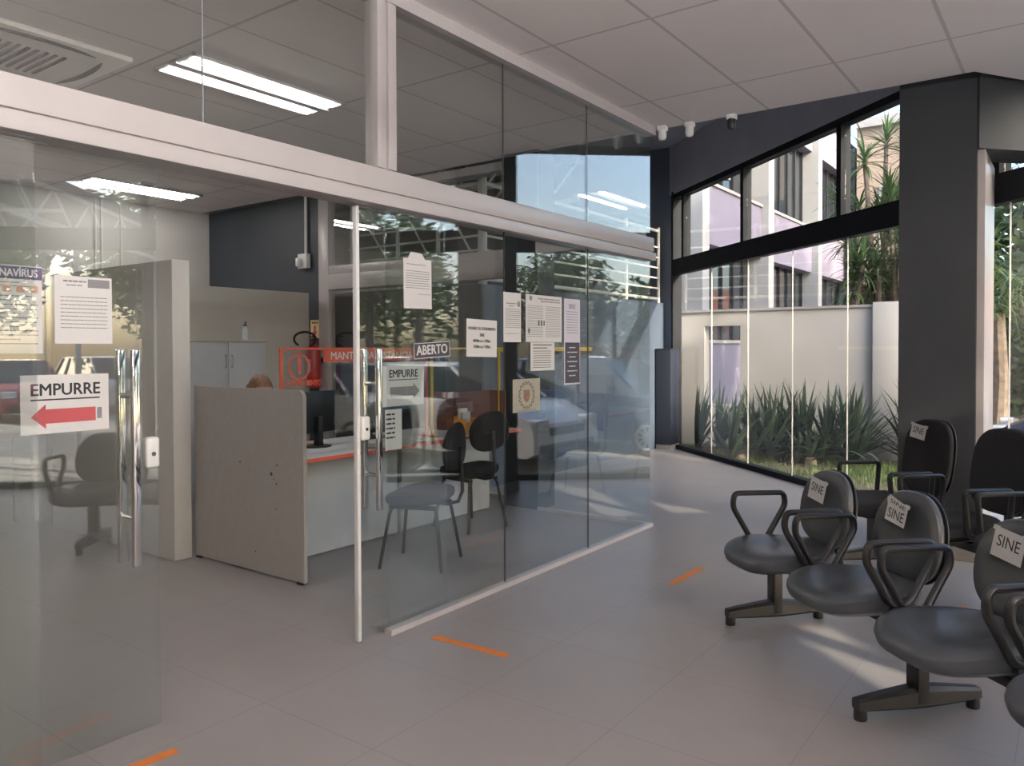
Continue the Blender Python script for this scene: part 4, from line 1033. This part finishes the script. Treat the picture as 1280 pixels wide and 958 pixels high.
tree(-1.05, 17.4, 2.7, 1.5, M_tree2, 73, 'low dark shrubby tree seen right of the column past the blue car', 2600, .06, low=.75, sz=.14)
tree(-2.9, 18.6, 3.0, 1.5, M_tree2, 74, 'low dark shrubby tree behind the dracaenas', 2200, .06, low=.75, sz=.14)
# far pink house
t = thing('pink_house', 'pink house with a red tiled roof beyond the far cars', 'house', (3.5, 29, GZ))
MB().box(-6, 6, 0, 6, 0, 2.6).build('wall', M_pink, t)
MB().loft([[(-6.4, -.4, 2.6), (6.4, -.4, 2.6), (6.4, 6.4, 2.6), (-6.4, 6.4, 2.6)], [(-3.5, 2.8, 4.2), (3.5, 2.8, 4.2), (3.5, 3.2, 4.2), (-3.5, 3.2, 4.2)]]).build('roof', M_rooft, t)
for x in (-4.5, -1, 2.5):
    f = MB().box(x, x+1.5, -.04, .02, 1.0, 2.1).build('window_frame', M_bwhite, t); MB().box(x+.08, x+1.42, -.05, -.04, 1.08, 2.02).build('pane', M_bglass, f)
# canopy outside the front; roof length and slot shaped to control sun indoors
t = thing('shading_canopy', 'dark canopy on white trusses over the walk outside the glazed front, roof shaped to block the sun', 'canopy', (FO.x, FO.y, 0), FA)
MB().box(5.2, 17, .50, 5.2, 3.50, 3.58).box(5.2, 7.8, .14, .5, 3.50, 3.58).box(8.75, 17, .14, .5, 3.50, 3.58).build('roof_sheet', M_canopy, t)  # slot left in the sheet lets one sun strip reach the floor
for u in (5.3, 6.6, 8.2, 9.9, 11.8, 14, 16.5):
    for z in (3.0, 3.46): MB().tube([(u, .55, z), (u, 5.1, z)], .03, 8).build('chord', M_rail, t)
    b = MB()
    for k in range(9):
        ya = .55+k*.505; b.tube([(u, ya, 3.0 if k % 2 else 3.46), (u, ya+.505, 3.46 if k % 2 else 3.0)], .016, 6)
    b.build('web', M_rail, t)
    MB().tube([(u, 5.05, GZ), (u, 5.05, 3.5)], .05, 10).build('post', M_rail, t)
for n_ in (1.6, 3.4, 5.05): MB().tube([(5.2, n_, 3.2), (16.8, n_, 3.2)], .022, 8).build('purlin', M_rail, t)

# ------------------------------------------------------------------ light
SD = Vector((.95, -.31, math.tan(math.radians(26))*1.0)).normalized()
sun = bpy.data.lights.new('sun', 'SUN'); sun.energy = 4.6; sun.angle = math.radians(.6); sun.color = (1, .87, .70)
so = bpy.data.objects.new('sun', sun); col.objects.link(so); so.rotation_euler = (-SD).to_track_quat('-Z', 'Y').to_euler()
wd = bpy.data.worlds.new('sky'); sc.world = wd; wd.use_nodes = True; nt = wd.node_tree
sk = nt.nodes.new('ShaderNodeTexSky'); sk.sky_type = 'NISHITA'; sk.sun_disc = False; sk.sun_elevation = math.radians(26)
sk.sun_rotation = math.atan2(SD.x, SD.y); sk.air_density = 1.0; sk.dust_density = 4; sk.ozone_density = 1.5
nt.links.new(sk.outputs[0], nt.nodes['Background'].inputs['Color']); nt.nodes['Background'].inputs['Strength'].default_value = .5

# ------------------------------------------------------------------ camera
cd = bpy.data.cameras.new('camera'); cam = bpy.data.objects.new('camera', cd); col.objects.link(cam)
f, yaw, pit, rol, sy = 972.6, .629512, .0175577, -.00309845, -25.35
cyw, syw = math.cos(yaw), math.sin(yaw)
F_ = Vector((-syw*math.cos(pit), cyw*math.cos(pit), -math.sin(pit))); R_ = Vector((cyw, syw, 0)); U_ = R_.cross(F_)
R2 = R_*math.cos(rol)+U_*math.sin(rol); U2 = -R_*math.sin(rol)+U_*math.cos(rol)
cam.matrix_world = Matrix(((R2.x, U2.x, -F_.x, 0), (R2.y, U2.y, -F_.y, 0), (R2.z, U2.z, -F_.z, 1.45), (0, 0, 0, 1)))
cd.sensor_fit = 'HORIZONTAL'; cd.sensor_width = 36; cd.lens = 36*f/1280; cd.shift_y = sy/1280; cd.clip_end = 300; cd.clip_start = .02
sc.camera = cam
cy = sc.cycles
cy.use_denoising = True; cy.max_bounces = 9; cy.diffuse_bounces = 4; cy.glossy_bounces = 5; cy.transparent_max_bounces = 32; cy.sample_clamp_indirect = 6
cy.caustics_reflective = False; cy.caustics_refractive = False
vs = sc.view_settings
vs.view_transform = 'Standard'; vs.look = 'None'; vs.gamma = 1; vs.use_curve_mapping = False; vs.exposure = 1.02
